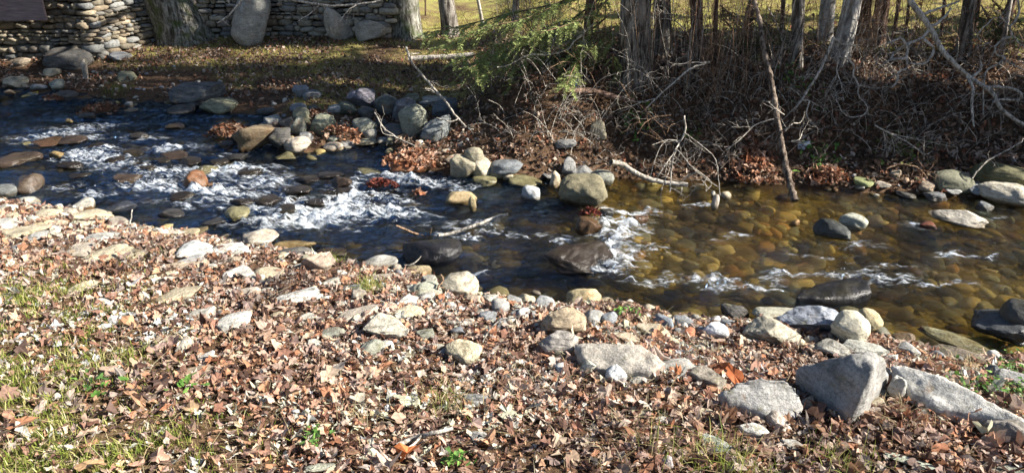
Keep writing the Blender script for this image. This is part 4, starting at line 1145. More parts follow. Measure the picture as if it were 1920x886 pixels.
def pebbles(name, X, Y, smin, smax, cols, mat, kind='stuff', seed=1, label=None, cat=None, sub=2, zoff=.2, power=2.0, flat=(.4, .8)):
    rg = np.random.RandomState(seed)
    bv, bf = ico_base(sub)
    shapes = [rock_shape(seed * 50 + q, sub, .75)[0] for q in range(14)]
    G = ground(X, Y)
    PN = np.clip(1.0 + 2.3 * noise2(X, Y, 81, 1.6), .15, 1.9) if name == 'cobbles' else np.ones(len(X))
    Vs, Fs, Cs = [], [], []
    for i in range(len(X)):
        s = smin + (smax - smin) * rg.rand() ** power
        P = shapes[rg.randint(14)] * [s, s * rg.uniform(.55, .9), s * rg.uniform(*flat)]
        a = rg.uniform(0, 6.28); ca, sa = math.cos(a), math.sin(a)
        V = np.stack([P[:, 0] * ca - P[:, 1] * sa + X[i], P[:, 0] * sa + P[:, 1] * ca + Y[i], P[:, 2] + G[i] + s * zoff], -1)
        Vs.append(V); Fs.append(bf + i * len(bv))
        Cs.append(np.tile(np.array(cols[rg.randint(len(cols))]) * rg.uniform(.7, 1.2) * PN[i], (len(bv), 1)))
    o = mesh_obj(name, np.vstack(Vs), np.vstack(Fs), mat, colors=np.vstack(Cs))
    return tag(o, label, cat, kind=kind)

rg = np.random.RandomState(11)
def w_bed(x, y):
    dn, df = shore_d(x, y); return (np.maximum(dn, df) < .03) * 1.0
X, Y = scatter(19000, -9, 7.5, 3.2, 10.5, w_bed, rg)
pebbles('cobbles', X, Y, .018, .115, [(.18, .15, .07), (.30, .22, .09), (.11, .085, .045), (.40, .30, .12), (.06, .05, .035), (.25, .14, .06), (.22, .19, .11), (.17, .17, .14), (.50, .40, .20)],
        M['pebble'], seed=3, label='golden brown cobbles covering the stream bed', cat='cobbles', zoff=.05, power=2.6, flat=(.25, .6))
def w_shore(x, y):
    dn, df = shore_d(x, y)
    return np.exp(-((dn - .12) / .22) ** 2) + .10 * ((dn > .2) & (dn < 1.5)) + .8 * np.exp(-((df - .15) / .2) ** 2) * (x > 3.0) + .35 * np.exp(-((df - .5) / .5) ** 2) * (x < -.3)
X, Y = scatter(11000, -9, 7.5, 2.0, 11, w_shore, rg)
k = off_stones(X, Y, rg) if False else np.ones(len(X), bool)
pebbles('gravel', X, Y, .010, .045, [(.42, .39, .34), (.34, .29, .22), (.28, .28, .28), (.48, .44, .36), (.22, .22, .23), (.36, .25, .17), (.50, .49, .46)],
        M['pebble'], seed=4, label='small pebbles along both edges of the stream', cat='gravel', zoff=.35)

# ------------------------------------------------------------------ leaves
def leaf_templates():
    out = []
    n = 16
    th = np.arange(n) * 2 * math.pi / n
    for kind in range(5):
        if kind == 0: r = .62 + .38 * np.abs(np.cos(2.5 * th)); P = np.stack([r * np.cos(th), r * np.sin(th) * .9], -1)          # maple
        elif kind == 1: P = np.stack([np.cos(th), .42 * np.sin(th) * (1 - .25 * np.cos(th))], -1)                                   # beech
        elif kind == 2: P = np.stack([np.cos(th), (.34 + .17 * (np.arange(n) % 2)) * np.sin(th)], -1)                               # oak
        elif kind == 3: P = np.stack([np.cos(th), .6 * np.sin(th)], -1)
        else: r = .55 + .45 * np.abs(np.cos(1.5 * th + .4)); P = np.stack([r * np.cos(th), r * np.sin(th) * .75], -1)
        out.append(np.vstack([[0, 0], P]))
    return out
LT = leaf_templates()
LF = np.array([[0, 1 + i, 1 + (i + 1) % 16] for i in range(16)])

def off_stones(X, Y, rg, keep=.10, grow=.90):
    k = np.ones(len(X), bool)
    for x, y, a, b, yaw in FOOT:
        m = np.where((np.abs(X - x) < a + b) & (np.abs(Y - y) < a + b))[0]
        dx, dy = X[m] - x, Y[m] - y; ca, sa = math.cos(yaw), math.sin(yaw)
        q = ((dx * ca + dy * sa) / (a * grow)) ** 2 + ((-dx * sa + dy * ca) / (b * grow)) ** 2
        k[m[(q < 1) & (rg.rand(len(m)) > keep)]] = False
    for poly in HF:
        c = poly.mean(0); pp = c + (poly - c) * .9
        ins_ = np.zeros(len(X), bool); j = len(pp) - 1
        for i in range(len(pp)):
            cnd = ((pp[i, 1] > Y) != (pp[j, 1] > Y)) & (X < (pp[j, 0] - pp[i, 0]) * (Y - pp[i, 1]) / (pp[j, 1] - pp[i, 1] + 1e-9) + pp[i, 0])
            ins_ ^= cnd; j = i
        k &= ~ins_
    return k

def leaf_mesh(X, Y, Z, size, colors, rg, tilt=.5, curl=1.0, nrm=None):
    n = len(X)
    T = np.array(LT)[rg.randint(len(LT), size=n)]
    s = size[:, None]
    x = T[:, :, 0] * (1 + .18 * rg.normal(size=(n, 17))); y = T[:, :, 1] * (1 + .2 * rg.normal(size=(n, 17)))
    k1 = rg.normal(size=(n, 1)) * .45 * curl; k2 = np.abs(rg.normal(size=(n, 1))) * .9 * curl * np.where(rg.rand(n, 1) < .7, 1, -1); k3 = rg.normal(size=(n, 1)) * .35 * curl
    z = k1 * x * x + k2 * y * y + k3 * x * y + .10 * rg.normal(size=(n, 17)) * curl
    y = y * (1 - .25 * np.minimum(1, np.abs(k2)) * np.abs(y))
    P = np.stack([x, y, z], -1) * s[:, :, None]
    a = rg.uniform(0, 6.28, n); tx = rg.normal(size=n) * tilt; ty = rg.normal(size=n) * tilt
    cx, sx, cy, sy, ca, sa = np.cos(tx), np.sin(tx), np.cos(ty), np.sin(ty), np.cos(a), np.sin(a)
    Rx = np.zeros((n, 3, 3)); Rx[:, 0, 0] = 1; Rx[:, 1, 1] = cx; Rx[:, 1, 2] = -sx; Rx[:, 2, 1] = sx; Rx[:, 2, 2] = cx
    Ry = np.zeros((n, 3, 3)); Ry[:, 1, 1] = 1; Ry[:, 0, 0] = cy; Ry[:, 0, 2] = sy; Ry[:, 2, 0] = -sy; Ry[:, 2, 2] = cy
    Rz = np.zeros((n, 3, 3)); Rz[:, 2, 2] = 1; Rz[:, 0, 0] = ca; Rz[:, 0, 1] = -sa; Rz[:, 1, 0] = sa; Rz[:, 1, 1] = ca
    Rm = np.einsum('nij,njk,nkl->nil', Ry, Rx, Rz)
    P = np.einsum('nij,nkj->nki', Rm, P)
    lo = P[:, :, 2].min(1)
    P[:, :, 0] += X[:, None]; P[:, :, 1] += Y[:, None]
    P[:, :, 2] += (Z - lo * .55)[:, None]
    F_ = (LF[None] + (np.arange(n) * 17)[:, None, None]).reshape(-1, 3)
    C = np.repeat(colors[:, None, :], 17, 1)
    C = C * (1 + .12 * rg.normal(size=(n, 17, 1)))
    return P.reshape(-1, 3), F_, np.clip(C, .01, 1).reshape(-1, 3)

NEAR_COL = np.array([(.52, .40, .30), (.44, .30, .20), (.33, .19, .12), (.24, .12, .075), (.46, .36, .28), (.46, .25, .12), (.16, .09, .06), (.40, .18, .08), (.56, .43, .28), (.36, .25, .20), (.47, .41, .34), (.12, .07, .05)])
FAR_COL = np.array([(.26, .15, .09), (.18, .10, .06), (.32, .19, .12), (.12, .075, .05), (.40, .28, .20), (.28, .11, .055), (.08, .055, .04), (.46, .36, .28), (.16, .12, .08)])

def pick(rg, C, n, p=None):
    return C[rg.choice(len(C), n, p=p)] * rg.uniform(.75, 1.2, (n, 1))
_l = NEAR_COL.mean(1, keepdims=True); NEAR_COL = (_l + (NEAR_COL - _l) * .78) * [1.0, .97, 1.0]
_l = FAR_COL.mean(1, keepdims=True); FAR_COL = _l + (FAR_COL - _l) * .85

gpatch = [hit(u, v, ground)[0][:2].tolist() + [r * .85] for u, v, r in
          [(60, 640, .34), (20, 740, .45), (100, 800, .42), (40, 860, .5), (260, 860, .42), (150, 690, .25), (230, 820, .3), (110, 590, .35), (20, 560, .5), (320, 870, .28), (180, 640, .25), (-120, 700, .7), (-80, 560, .6)]]
def near_grass(x, y):
    g = np.zeros_like(x)
    xx = x + .16 * noise2(x, y, 51, 3.5); yy = y + .16 * noise2(x, y, 52, 3.5)
    for cx, cy, r in gpatch: g = np.maximum(g, np.exp(-(((xx - cx) / r) ** 2 + ((yy - cy) / (r * .8)) ** 2)))
    return g
def w_near(x, y):
    dn, df = shore_d(x, y)
    return (dn > .10) * np.clip(.25 + dn * 2, 0, 1) * (1 - .5 * near_grass(x, y)) * np.clip(.85 + .7 * noise2(x, y, 53, 1.6), .5, 1)
def stuff(name, V, F_, C, mat, label, cat):
    return tag(mesh_obj(name, V, F_, mat, colors=C, smooth=False), label, cat, kind='stuff')

rg = np.random.RandomState(21)
A_ = 13.0 * 5.6
X, Y = scatter(int(A_ * 3300), -7.5, 5.5, 1.5, 7.1, w_near, rg)
k = off_stones(X, Y, rg); X, Y = X[k], Y[k]
sz = (.007 + .020 * rg.rand(len(X)) ** 1.7) * (1 + .75 * (rg.rand(len(X)) < .10))
big = sst(.2, 1.8, X) * sst(3.6, 2.9, Y) ; sz *= 1 + .35 * big * (rg.rand(len(X)) < .6)
Zl = ground(X, Y) + .022 * rg.rand(len(X))
lc = pick(rg, NEAR_COL, len(X)) * [1.04, 1.05, 1.04] * (1 + .5 * noise2(X, Y, 71, 1.1) + .35 * noise2(X, Y, 72, 4))[:, None]
red = np.clip(noise2(X, Y, 73, 1.6) * 1.5 + .25 * sst(0, 3, X), 0, .6)[:, None]
lc = lc * (1 - red) + lc * [1.03, .90, .82] * red
V, F_, C = leaf_mesh(X, Y, Zl, sz, np.clip(lc, .01, .48), rg, .42, .85)
stuff('leaf_litter', V, F_, C, M['leaf'], 'dry brown and tan leaves covering the sunlit near bank', 'fallen leaves')
print('near leaves', len(X))
X, Y = scatter(4200, -7.5, 5.5, 1.5, 6.8, w_near, rg)
k = off_stones(X, Y, rg, .2); X, Y = X[k], Y[k]
V, F_, C = leaf_mesh(X, Y, ground(X, Y) + .012 + .02 * rg.rand(len(X)), .024 + .016 * rg.rand(len(X)), pick(rg, NEAR_COL, len(X)) * [1.0, .9, .82], rg, .3, .6)
stuff('leaf_litter', V, F_, C, M['leaf'], 'larger whole leaves lying on top of the near bank litter', 'fallen leaves')

def w_far(x, y):
    dn, df = shore_d(x, y)
    t = sst(-0.9, 0.2, x)
    lawn = lawn_mask(x, y)
    a = (df > .12) * (1 - t) * np.where(lawn > .3, .75, .95) * np.clip(1.2 - .1 * df, .3, 1) * np.clip(.6 + 1.2 * noise2(x, y, 54, .8), .12, 1)
    b = (df > .05) * t * np.clip(1.2 - .33 * df, .03, 1)
    return a + b
X, Y = scatter(int(17 * 5.6 * 900), -9.5, 7.5, 6.2, 12.0, w_far, rg)
k = off_stones(X, Y, rg); X, Y = X[k], Y[k]
sz = .014 + .020 * rg.rand(len(X))
rightish = sst(1.5, 4, X); sz *= 1 + .25 * rightish
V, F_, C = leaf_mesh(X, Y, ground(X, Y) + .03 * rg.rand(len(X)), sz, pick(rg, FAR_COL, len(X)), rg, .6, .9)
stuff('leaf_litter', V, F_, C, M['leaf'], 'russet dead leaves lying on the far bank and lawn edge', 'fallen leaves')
print('far leaves', len(X))

def leaf_clump(u, v, w, h, n, label, cols, lift=.02, size=.04, seed=0, surf=surf_any, heap=.07):
    rg = np.random.RandomState(500 + seed)
    p, t = hit(u, v, surf, lift)
    m = t / F; el = CAM_H / math.hypot(p[0], p[1])
    x = p[0] + np.clip(rg.normal(size=n), -1.7, 1.7) * w * m * .28; y = p[1] + np.clip(rg.normal(size=n), -1.7, 1.7) * h * m * .28 / el * .6
    r = ((x - p[0]) / (w * m * .5)) ** 2 + ((y - p[1]) / (h * m * .5 / el)) ** 2
    z = surf(x, y) + lift + np.maximum(0, 1 - r) * heap * .7 * rg.rand(n) ** .6
    V, F_, C = leaf_mesh(x, y, z, size * rg.uniform(.4, 1.0, n), pick(rg, cols, n) * .85, rg, .5, .9)
    c = V.mean(0)
    o = mesh_obj('leaf_clump', V - c, F_, M['leaf'], colors=C, smooth=False, loc=c)
    return tag(o, label, 'leaf clump', 'clumps of dead leaves caught in the stream')
WARM = np.array([(.42, .22, .13), (.50, .30, .20), (.30, .12, .06), (.55, .38, .28), (.20, .09, .05)])
RED = np.array([(.16, .04, .03), (.22, .06, .04), (.10, .035, .03)])
leaf_clump(770, 302, 96, 40, 300, 'big clump of tan dead leaves piled on the orange rock by the falls', WARM, .08, .042, 1, heap=.11)
leaf_clump(190, 207, 62, 24, 200, 'raft of brown dead leaves stranded in the far left shallows', WARM * .6, .03, .04, 2)
leaf_clump(96, 187, 34, 10, 50, 'small leaf raft left of the dark slate coloured rock', WARM * .8, .03, .035, 3)
leaf_clump(426, 250, 62, 36, 260, 'dark russet leaves caught at the left end of the rock pile', WARM * .5, .04, .04, 4, heap=.12)
leaf_clump(718, 349, 54, 15, 110, 'wet red leaves hung up in the falls', RED, .04, .035, 5)
leaf_clump(1107, 402, 36, 13, 90, 'dark red leaves caught on top of the small waterfall ledge', RED, .08, .03, 6)
leaf_clump(640, 250, 70, 22, 130, 'orange leaves wedged between the boulders of the pile', WARM, .06, .04, 7)
leaf_clump(598, 218, 50, 18, 90, 'rusty leaves behind the sunlit mossy rock of the pile', WARM * .8, .05, .04, 8)
leaf_clump(1552, 332, 64, 22, 120, 'sunlit tan leaves at the foot of the bank beside the dead trunk', WARM, .03, .045, 9)
leaf_clump(1410, 310, 74, 60, 170, 'patch of bright tan leaves on the steep bank right of the hanging twigs', WARM * 1.1, .03, .045, 10)
leaf_clump(786, 362, 24, 8, 14, 'few orange leaves floating right of the falls', WARM, .012, .04, 11, heap=.01)

# single leaves that stand out
def one_leaf(u, v, size, col, label, seed, tilt=.3):
    rg = np.random.RandomState(seed); p, t = hit(u, v, surf_any, .045)
    V, F_, C = leaf_mesh(np.zeros(1), np.zeros(1), np.zeros(1), np.array([size]), np.array([col]), rg, tilt, .7)
    tag(mesh_obj('fallen_leaf', V, F_, M['leaf'], colors=C, smooth=False, loc=p), label, 'leaf')
one_leaf(1376, 706, .055, (.42, .13, .05), 'large rusty orange leaf left of the big rounded banded boulder', 5)
one_leaf(1352, 694, .05, (.22, .09, .05), 'large dark brown leaf above the rusty orange one', 6, .7)
one_leaf(765, 855, .05, (.50, .17, .06), 'bright orange red leaf low in the centre of the leaf carpet', 7)
one_leaf(40, 795, .05, (.45, .22, .12), 'broad tan orange leaf in the lower left grass', 8)
one_leaf(66, 174, .04, (.55, .38, .05), 'single yellow leaf floating by the far left edge', 9, .1)
one_leaf(1270, 698, .05, (.40, .16, .07), 'orange leaf under the white topped split stone', 10)
one_leaf(165, 872, .055, (.52, .33, .18), 'pale tan leaf at the bottom frame side in the grass', 11)

# ------------------------------------------------------------------ grass
def blades(X, Y, h, w, lean, cols, rg, z=None):
    n = len(X)
    G = ground(X, Y) if z is None else z
    a = rg.uniform(0, 6.28, n); d = rg.uniform(0, 6.28, n); L = np.abs(rg.normal(size=n)) * lean
    ax, ay = np.cos(a) * w / 2, np.sin(a) * w / 2
    V = np.empty((n, 7, 3))
    for k, (t, wd) in enumerate(((0, 1), (.45, .85), (.8, .5))):
        ox, oy, oz = np.cos(d) * L * h * t * t, np.sin(d) * L * h * t * t, h * t * (1 - .25 * np.minimum(L, 1.5) * t)
        for q, sg in ((0, -1), (1, 1)):
            V[:, k * 2 + q, 0] = X + ox + sg * ax * wd; V[:, k * 2 + q, 1] = Y + oy + sg * ay * wd; V[:, k * 2 + q, 2] = G + oz
    V[:, 6, 0] = X + np.cos(d) * L * h; V[:, 6, 1] = Y + np.sin(d) * L * h; V[:, 6, 2] = G + h * (1 - .25 * np.minimum(L, 1.5))
    b = (np.arange(n) * 7)[:, None]
    Q = np.concatenate([b + [0, 1, 3, 2], b + [2, 3, 5, 4]]); Tq = b + [4, 5, 6]
    C = np.repeat(cols[:, None, :], 7, 1)
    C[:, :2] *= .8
    return V.reshape(-1, 3), [Q, Tq], C.reshape(-1, 3)
GREEN = np.array([(.17, .22, .035), (.26, .30, .06), (.36, .36, .11), (.13, .18, .03), (.46, .42, .18)])
STRAW = np.array([(.52, .43, .25), (.42, .33, .18), (.60, .54, .36), (.33, .27, .15)])
def w_g1(x, y): return near_grass(x, y) ** 1.3 * np.clip(.5 + 1.6 * noise2(x, y, 61, 5), 0, 1)
X, Y = scatter(330000, -6.5, .5, 1.5, 5.5, w_g1, rg)
V, F_, C = blades(X, Y, .018 + .04 * rg.rand(len(X)), .0035 + .002 * rg.rand(len(X)), .7, pick(rg, GREEN, len(X)), rg)
tag(mesh_obj('grass', V, F_, M['blade'], colors=C, smooth=False), 'fresh green grass coming through leaves at lower left', 'grass', kind='stuff')
print('near grass', len(X))
def w_straw(x, y):
    dn, df = shore_d(x, y)
    return (dn > .3) * (np.clip(noise2(x, y, 62, 1.5) * 1.6 - .1, 0.03, 1) * sst(-.4, .6, x) * sst(3.9, 3.0, y) + .5 * np.clip(noise2(x, y, 63, 1.2), 0, 1) + .3 * near_grass(x, y))
X, Y = scatter(90000, -7, 4, 1.5, 6.5, w_straw, rg)
V, F_, C = blades(X, Y, .03 + .05 * rg.rand(len(X)), np.full(len(X), .003), 1.8, pick(rg, STRAW, len(X)), rg)
tag(mesh_obj('dry_grass', V, F_, M['blade'], colors=C, smooth=False), 'straw coloured dead grass among the leaves of the near bank', 'grass', kind='stuff')
def w_lawn(x, y): 
    return lawn_mask(x, y) * (shore_d(x, y)[1] > .3) * np.clip(.65 + .9 * noise2(x, y, 64, 1.4), .1, 1)
X, Y = scatter(150000, -10, 8, 7.5, 14, w_lawn, rg)
LAWN = 1.15 * np.array([(.32, .30, .06), (.40, .36, .10), (.22, .22, .05), (.50, .43, .20), (.40, .30, .15)])
V, F_, C = blades(X, Y, .02 + .03 * rg.rand(len(X)), np.full(len(X), .006), .8, pick(rg, LAWN, len(X)), rg)
tag(mesh_obj('lawn_grass', V, F_, M['blade'], colors=C, smooth=False), 'short yellow green turf of the far lawn and field', 'grass', kind='stuff')
print('lawn', len(X))

def tuft(u, v, r, n, h, cols, label, seed, name='grass_tuft'):
    rg = np.random.RandomState(seed); p, t = hit(u, v, ground)
    x = p[0] + rg.normal(size=n) * r; y = p[1] + rg.normal(size=n) * r
    V, F_, C = blades(x, y, h * rg.uniform(.4, 1, n), np.full(n, .0035), .9, pick(rg, cols, n), rg)
    tag(mesh_obj(name, V - p, F_, M['blade'], colors=C, smooth=False, loc=p), label, 'grass tuft')
tuft(692, 545, .05, 150, .13, GREEN, 'green grass tuft in the leaves behind the slanting beige slab', 1)
tuft(628, 492, .04, 90, .08, GREEN, 'small green tuft beside the pinkish buff angular rock', 2)
tuft(838, 765, .06, 130, .12, np.vstack([GREEN, STRAW]), 'pale tuft of green and straw blades left of the grey weathered stone', 3)
tuft(1365, 878, .08, 160, .14, GREEN, 'thin green tuft at the bottom under the greenish grey slab', 4)
tuft(1580, 872, .08, 120, .10, GREEN, 'green tuft at the bottom right in moss', 5)
tuft(668, 790, .03, 24, .13, STRAW, 'single spray of dry grass bent over in the leaf carpet', 6)
tuft(1810, 690, .05, 50, .12, STRAW, 'dry wisps standing before the brown log shaped stone', 7)
tuft(1240, 850, .04, 30, .20, np.vstack([GREEN, STRAW]), 'tall thin grass stems near the bottom right of centre', 8)
tuft(165, 440, .10, 60, .05, STRAW, 'dry wisps between the cream slabs of the left bank', 9)
tuft(250, 480, .10, 160, .06, np.vstack([GREEN, STRAW]), 'low grass edging the right end of the large cream slab', 10)
tuft(215, 172, .12, 260, .10, GREEN * .8, 'dark green grass clump hanging over the far waterline', 11)

def weed(u, v, r, n, s, label, seed, col=((.10, .22, .04), (.18, .32, .07), (.08, .16, .04)), lift=.02, cat='weed'):
    """low plant of round leaflets on short stems"""
    rg = np.random.RandomState(seed); p, t = hit(u, v, ground)
    x = p[0] + rg.normal(size=n) * r; y = p[1] + rg.normal(size=n) * r; z = ground(x, y) + lift + .04 * rg.rand(n)
    V, F_, C = leaf_mesh(x, y, z, s * rg.uniform(.6, 1.2, n), pick(rg, np.array(col), n), rg, .4, .4)
    e = empty('low_weed', p)
    mesh_obj('leaves', V - p, F_, M['leaf'], e, colors=C, smooth=False)
    t_ = Tubes()
    for i in range(0, n, 2): t_.add([(p[0] * .3 + x[i] * .7 - p[0], p[1] * .3 + y[i] * .7 - p[1], gz(x[i], y[i]) - p[2] - .01), (x[i] - p[0], y[i] - p[1], z[i] - p[2])], .0015, 3)
    t_.build('stems', M['brown_twig'], e)
    tag(e, label, cat)
weed(1878, 664, .10, 170, .016, 'spread of bright green clover at the upper right of the near bank', 1)
weed(1875, 738, .09, 130, .016, 'clover patch above the long white slab', 2)
weed(1905, 700, .07, 70, .015, 'smaller clover patch by the right frame side', 3)
weed(590, 832, .03, 26, .014, 'tiny bright green seedling cluster low in the leaves left of centre', 4)
weed(855, 876, .03, 26, .014, 'tiny green seedling at the bottom frame side near centre', 5)
weed(182, 736, .04, 14, .018, 'round leaved green weed at the edge of the lower left grass', 6)
weed(355, 732, .04, 12, .02, 'two leaved green weed in the leaf carpet right of the lower left grass', 7)
weed(1170, 592, .04, 22, .016, 'green weed behind the blue grey rounded rocks of the shore', 8)
weed(1540, 303, .10, 90, .025, 'dark green ivy patch right of the dead trunk', 9)
weed(1690, 284, .14, 110, .022, 'green leafy patch on the dark far bank above the pebble strip', 10, ((.16, .22, .05), (.24, .28, .08), (.08, .13, .03)))
weed(1192, 235, .10, 80, .025, 'ivy patch on the steep bank left of the hanging twigs', 11, lift=.06)
weed(1300, 268, .05, 30, .025, 'single green sprig among the hanging twigs', 12, lift=.08)
weed(1490, 160, .12, 80, .022, 'green leaves at the foot of the grey trunk on the right', 13, lift=.06)

# ------------------------------------------------------------------ trees
def limbs(tb, P0, d, L, r, depth, rg, up=.25):
    n = 5; pts = [P0]; dd = d / np.linalg.norm(d)
    for _ in range(n):
        dd = dd + rg.normal(size=3) * .16 + np.array([0, 0, up * .12]); dd /= np.linalg.norm(dd)
        pts.append(pts[-1] + dd * L / n)
    tb.add(pts, np.linspace(r, r * .45, n + 1), 5 if r > .015 else 3)
    if depth:
        for k in range(rg.randint(3, 5)):
            i = rg.randint(2, n + 1); t = pts[i] - pts[i - 1]; t /= np.linalg.norm(t)
            nd = t + rg.normal(size=3) * .75
            limbs(tb, pts[i], nd, L * rg.uniform(.45, .7), r * .5, depth - 1, rg, up)

def trunk_mesh(name, base, top, r0, r1, mat, parent, rg, flare=.5, k=20, lump=.06):
    """tapered trunk with root flare and uneven bark, from below the soil to its top"""
    n = 60; t = np.linspace(0, 1, n) ** 1.6
    base = np.array(base); top = np.array(top); L = np.linalg.norm(top - base)
    sd = rg.rand(3) * 40
    C = base + (top - base) * t[:, None] + np.stack([noise3(np.stack([t * 3, t * 0, t * 0], -1) + sd) * .08 * np.minimum(1, t * 8), noise3(np.stack([t * 3, t * 0 + 5, t * 0], -1) + sd) * .08 * np.minimum(1, t * 8), t * 0], -1)
    an = np.arange(k) * 2 * math.pi / k
    z = t * L
    rad = (r0 + (r1 - r0) * t)[:, None] * (1 + flare * np.exp(-z / .18)[:, None] * (1 + .55 * np.cos(an * 5 + sd[0])[None]) * .8)
    q = np.stack([np.cos(an)[None] * 1.6 + z[:, None] * 0, np.sin(an)[None] * 1.6 + z[:, None] * 0, z[:, None] * 2 + an[None] * 0], -1)
    rad = rad * (1 + lump * 2 * noise3(q + sd) + lump * noise3(q * 3 + sd))
    V = np.stack([C[:, None, 0] + rad * np.cos(an), C[:, None, 1] + rad * np.sin(an), np.repeat(C[:, 2:3], k, 1)], -1)
    V[0, :, 2] -= .12
    i = np.arange(n - 1)[:, None] * k; j = np.arange(k)[None]
    Fq = np.stack([i + j, i + (j + 1) % k, i + k + (j + 1) % k, i + k + j], -1).reshape(-1, 4)
    return mesh_obj(name, V.reshape(-1, 3) - base, Fq, mat, parent)

def tree(u, v, w, utop, mat, label, H=7.5, seed=0, flare=.35, crown=2, group='bare trees on the far bank', base=None, name='tree', dy=0.0, lump=.06):
    rg = np.random.RandomState(seed + 900)
    if base is None:
        b, t = hit(u, v, ground)
        dr = ray(utop, 0); tt = b[1] / dr[1]; q = dr * tt + [0, 0, CAM_H]; q[1] += dy
        r0 = w * t / F / 2
        dirn = q - b; dirn = dirn / dirn[2]
        if abs(dirn[0]) > .12: top = b + dirn * 1.6; top = np.array([b[0] + dirn[0] * H * .55, b[1] + dirn[1] * H * .5, b[2] + H])
        else: top = b + dirn * H
    else:
        b = np.array([base[0], base[1], gz(*base)]); r0 = w; top = b + np.array([rg.normal() * .3, rg.normal() * .3, H])
        dirn = (top - b) / H
    b = b - [0, 0, .03]
    e = empty(name, b)
    trunk_mesh('trunk', b, top, r0, r0 * .45, M[mat], e, rg, flare, lump=lump)
    if crown:
        tb = Tubes()
        for k in range((2 if H > 12 else 5) if crown > 1 else 4):
            f = rg.uniform(.36, 1.0); P0 = b + (top - b) * f
            a = rg.uniform(0, 6.28); d = np.array([math.cos(a), math.sin(a), rg.uniform(.2, .9)])
            limbs(tb, P0 - b, d, rg.uniform(1.2, 2.2) * (1.3 - f * .5), max(r0 * .35 * (1.2 - f * .6), .012), 3, rg)
        tb.build('crown', M['bark'] if mat != 'pale_bark' else M['pale_bark'], e)
    return tag(e, label, 'tree', group)

tree(352, 74, 92, 300, 'mossy_bark', 'thick leaning tree trunk standing before the low wall left of the round boulder', 7, 1, .25, lump=.05)
tree(757, 68, 56, 757, 'mossy_bark', 'mossy broad tree trunk at the right end of the low wall', 7, 2, .5)
tree(845, 66, 30, 838, 'bark', 'straight grey tree trunk on the lawn right of the mossy broad one', 8, 3, .25)
tree(964, 52, 13, 968, 'bark', 'thin dark tree behind the evergreen branches', 6, 4, .2, 1)
tree(906, 48, 6, 888, 'pale_bark', 'slender pale sapling slanting behind the evergreen branches', 5, 5, .2, 0)
tree(1190, 138, 56, 1194, 'bark', 'big rough barked tree at the top of the steep bank in the centre', 8, 6, .3)
tree(1246, 110, 30, 1240, 'bark', 'second trunk just right of the big rough barked tree', 7, 7, .3)
tree(1308, 135, 24, 1304, 'brown_bark', 'vine wrapped brown trunk behind the brush right of centre', 7, 8, .3, lump=.12)
tree(1345, 128, 9, 1350, 'brown_bark', 'thin brown sapling right of the vine wrapped trunk', 5, 21, .2, 1)
tree(1492, 128, 22, 1500, 'bark', 'grey brown trunk left of the white barked tree', 8, 9, .35)
tree(1547, 80, 27, 1553, 'pale_bark', 'pale trunk set back left of the white barked tree', 8, 10, .2)
tree(1572, 118, 33, 1592, 'pale_bark', 'white barked leaning tree bright in the sun on the right', 8, 11, .25)
tree(1614, 80, 27, 1620, 'brown_bark', 'dark vine covered trunk right behind the white barked tree', 7, 12, .3, lump=.14)
tree(1643, 84, 26, 1658, 'brown_bark', 'reddish brown leaning trunk right of the vine covered one', 8, 13, .25)
tree(1806, 102, 24, 1810, 'bark', 'straight grey tree on the right with leaves at its foot', 8, 14, .3)
tree(1826, 62, 9, 1830, 'brown_bark', 'thin dark tree close behind the straight grey one', 6, 15, .2, 1)
tree(1874, 130, 9, 1884, 'bark', 'slim grey tree near the right frame side', 6, 16, .2, 1)
tree(1675, 70, 7, 1681, 'brown_bark', 'slim dark sapling right of the reddish brown trunk', 5, 17, .2, 0)
tree(1697, 70, 5, 1702, 'brown_bark', 'second slim dark sapling right of the reddish brown trunk', 5, 18, .2, 0)
tree(1467, 60, 8, 1469, 'brown_bark', 'slim dark sapling left of the grey brown trunk', 5, 19, .2, 0)
tree(798, 30, 3, 797, 'brown_bark', 'thin dark stem between the mossy trunk and the grey trunk', 4, 20, .2, 0)
tree(1765, 66, 6, 1770, 'brown_bark', 'slim sapling left of the straight grey tree', 5, 22, .2, 0)

# trees standing on the same bank just outside the picture: they shade the far bank and the lawn
for i, (x, y, r, H) in enumerate([(6.6, 7.9, .15, 10), (7.6, 7.0, .15, 9), (8.4, 8.7, .2, 13), (9.6, 7.5, .16, 10), (11.0, 6.8, .15, 10), (8.0, 9.5, .22, 14), (9.4, 10.3, .22, 14), (7.4, 9.0, .18, 14), (12.5, 8.2, .2, 12), (13, 7.3, .2, 12)]):
    tree(0, 0, r, 0, 'bark', 'bare tree of the same grove standing beyond the right side of the view', H, 40 + i, .3, 2, 'grove beyond the right side', base=(x, y))

# ------------------------------------------------------------------ evergreen boughs
def px_path(pts, D=None, back=.15, wob=.12, seed=0):
    """a real path in depth: in front of the ground it hangs over"""
    rg = np.random.RandomState(seed + 77)
    if D is None: D = min(min(hit(u, max(v, -60), surf_any)[1] for u, v in pts) - back, 9.0)
    out = []
    for i, (u, v) in enumerate(pts):
        dd = D + rg.normal() * wob
        p = ray(u, v) * dd + [0, 0, CAM_H]
        g = max(gz(p[0], p[1]), float(water_level(p[0:1], p[1:2])[0])) + .012
        out.append([p[0], p[1], max(p[2], g)])
    return np.array(out)

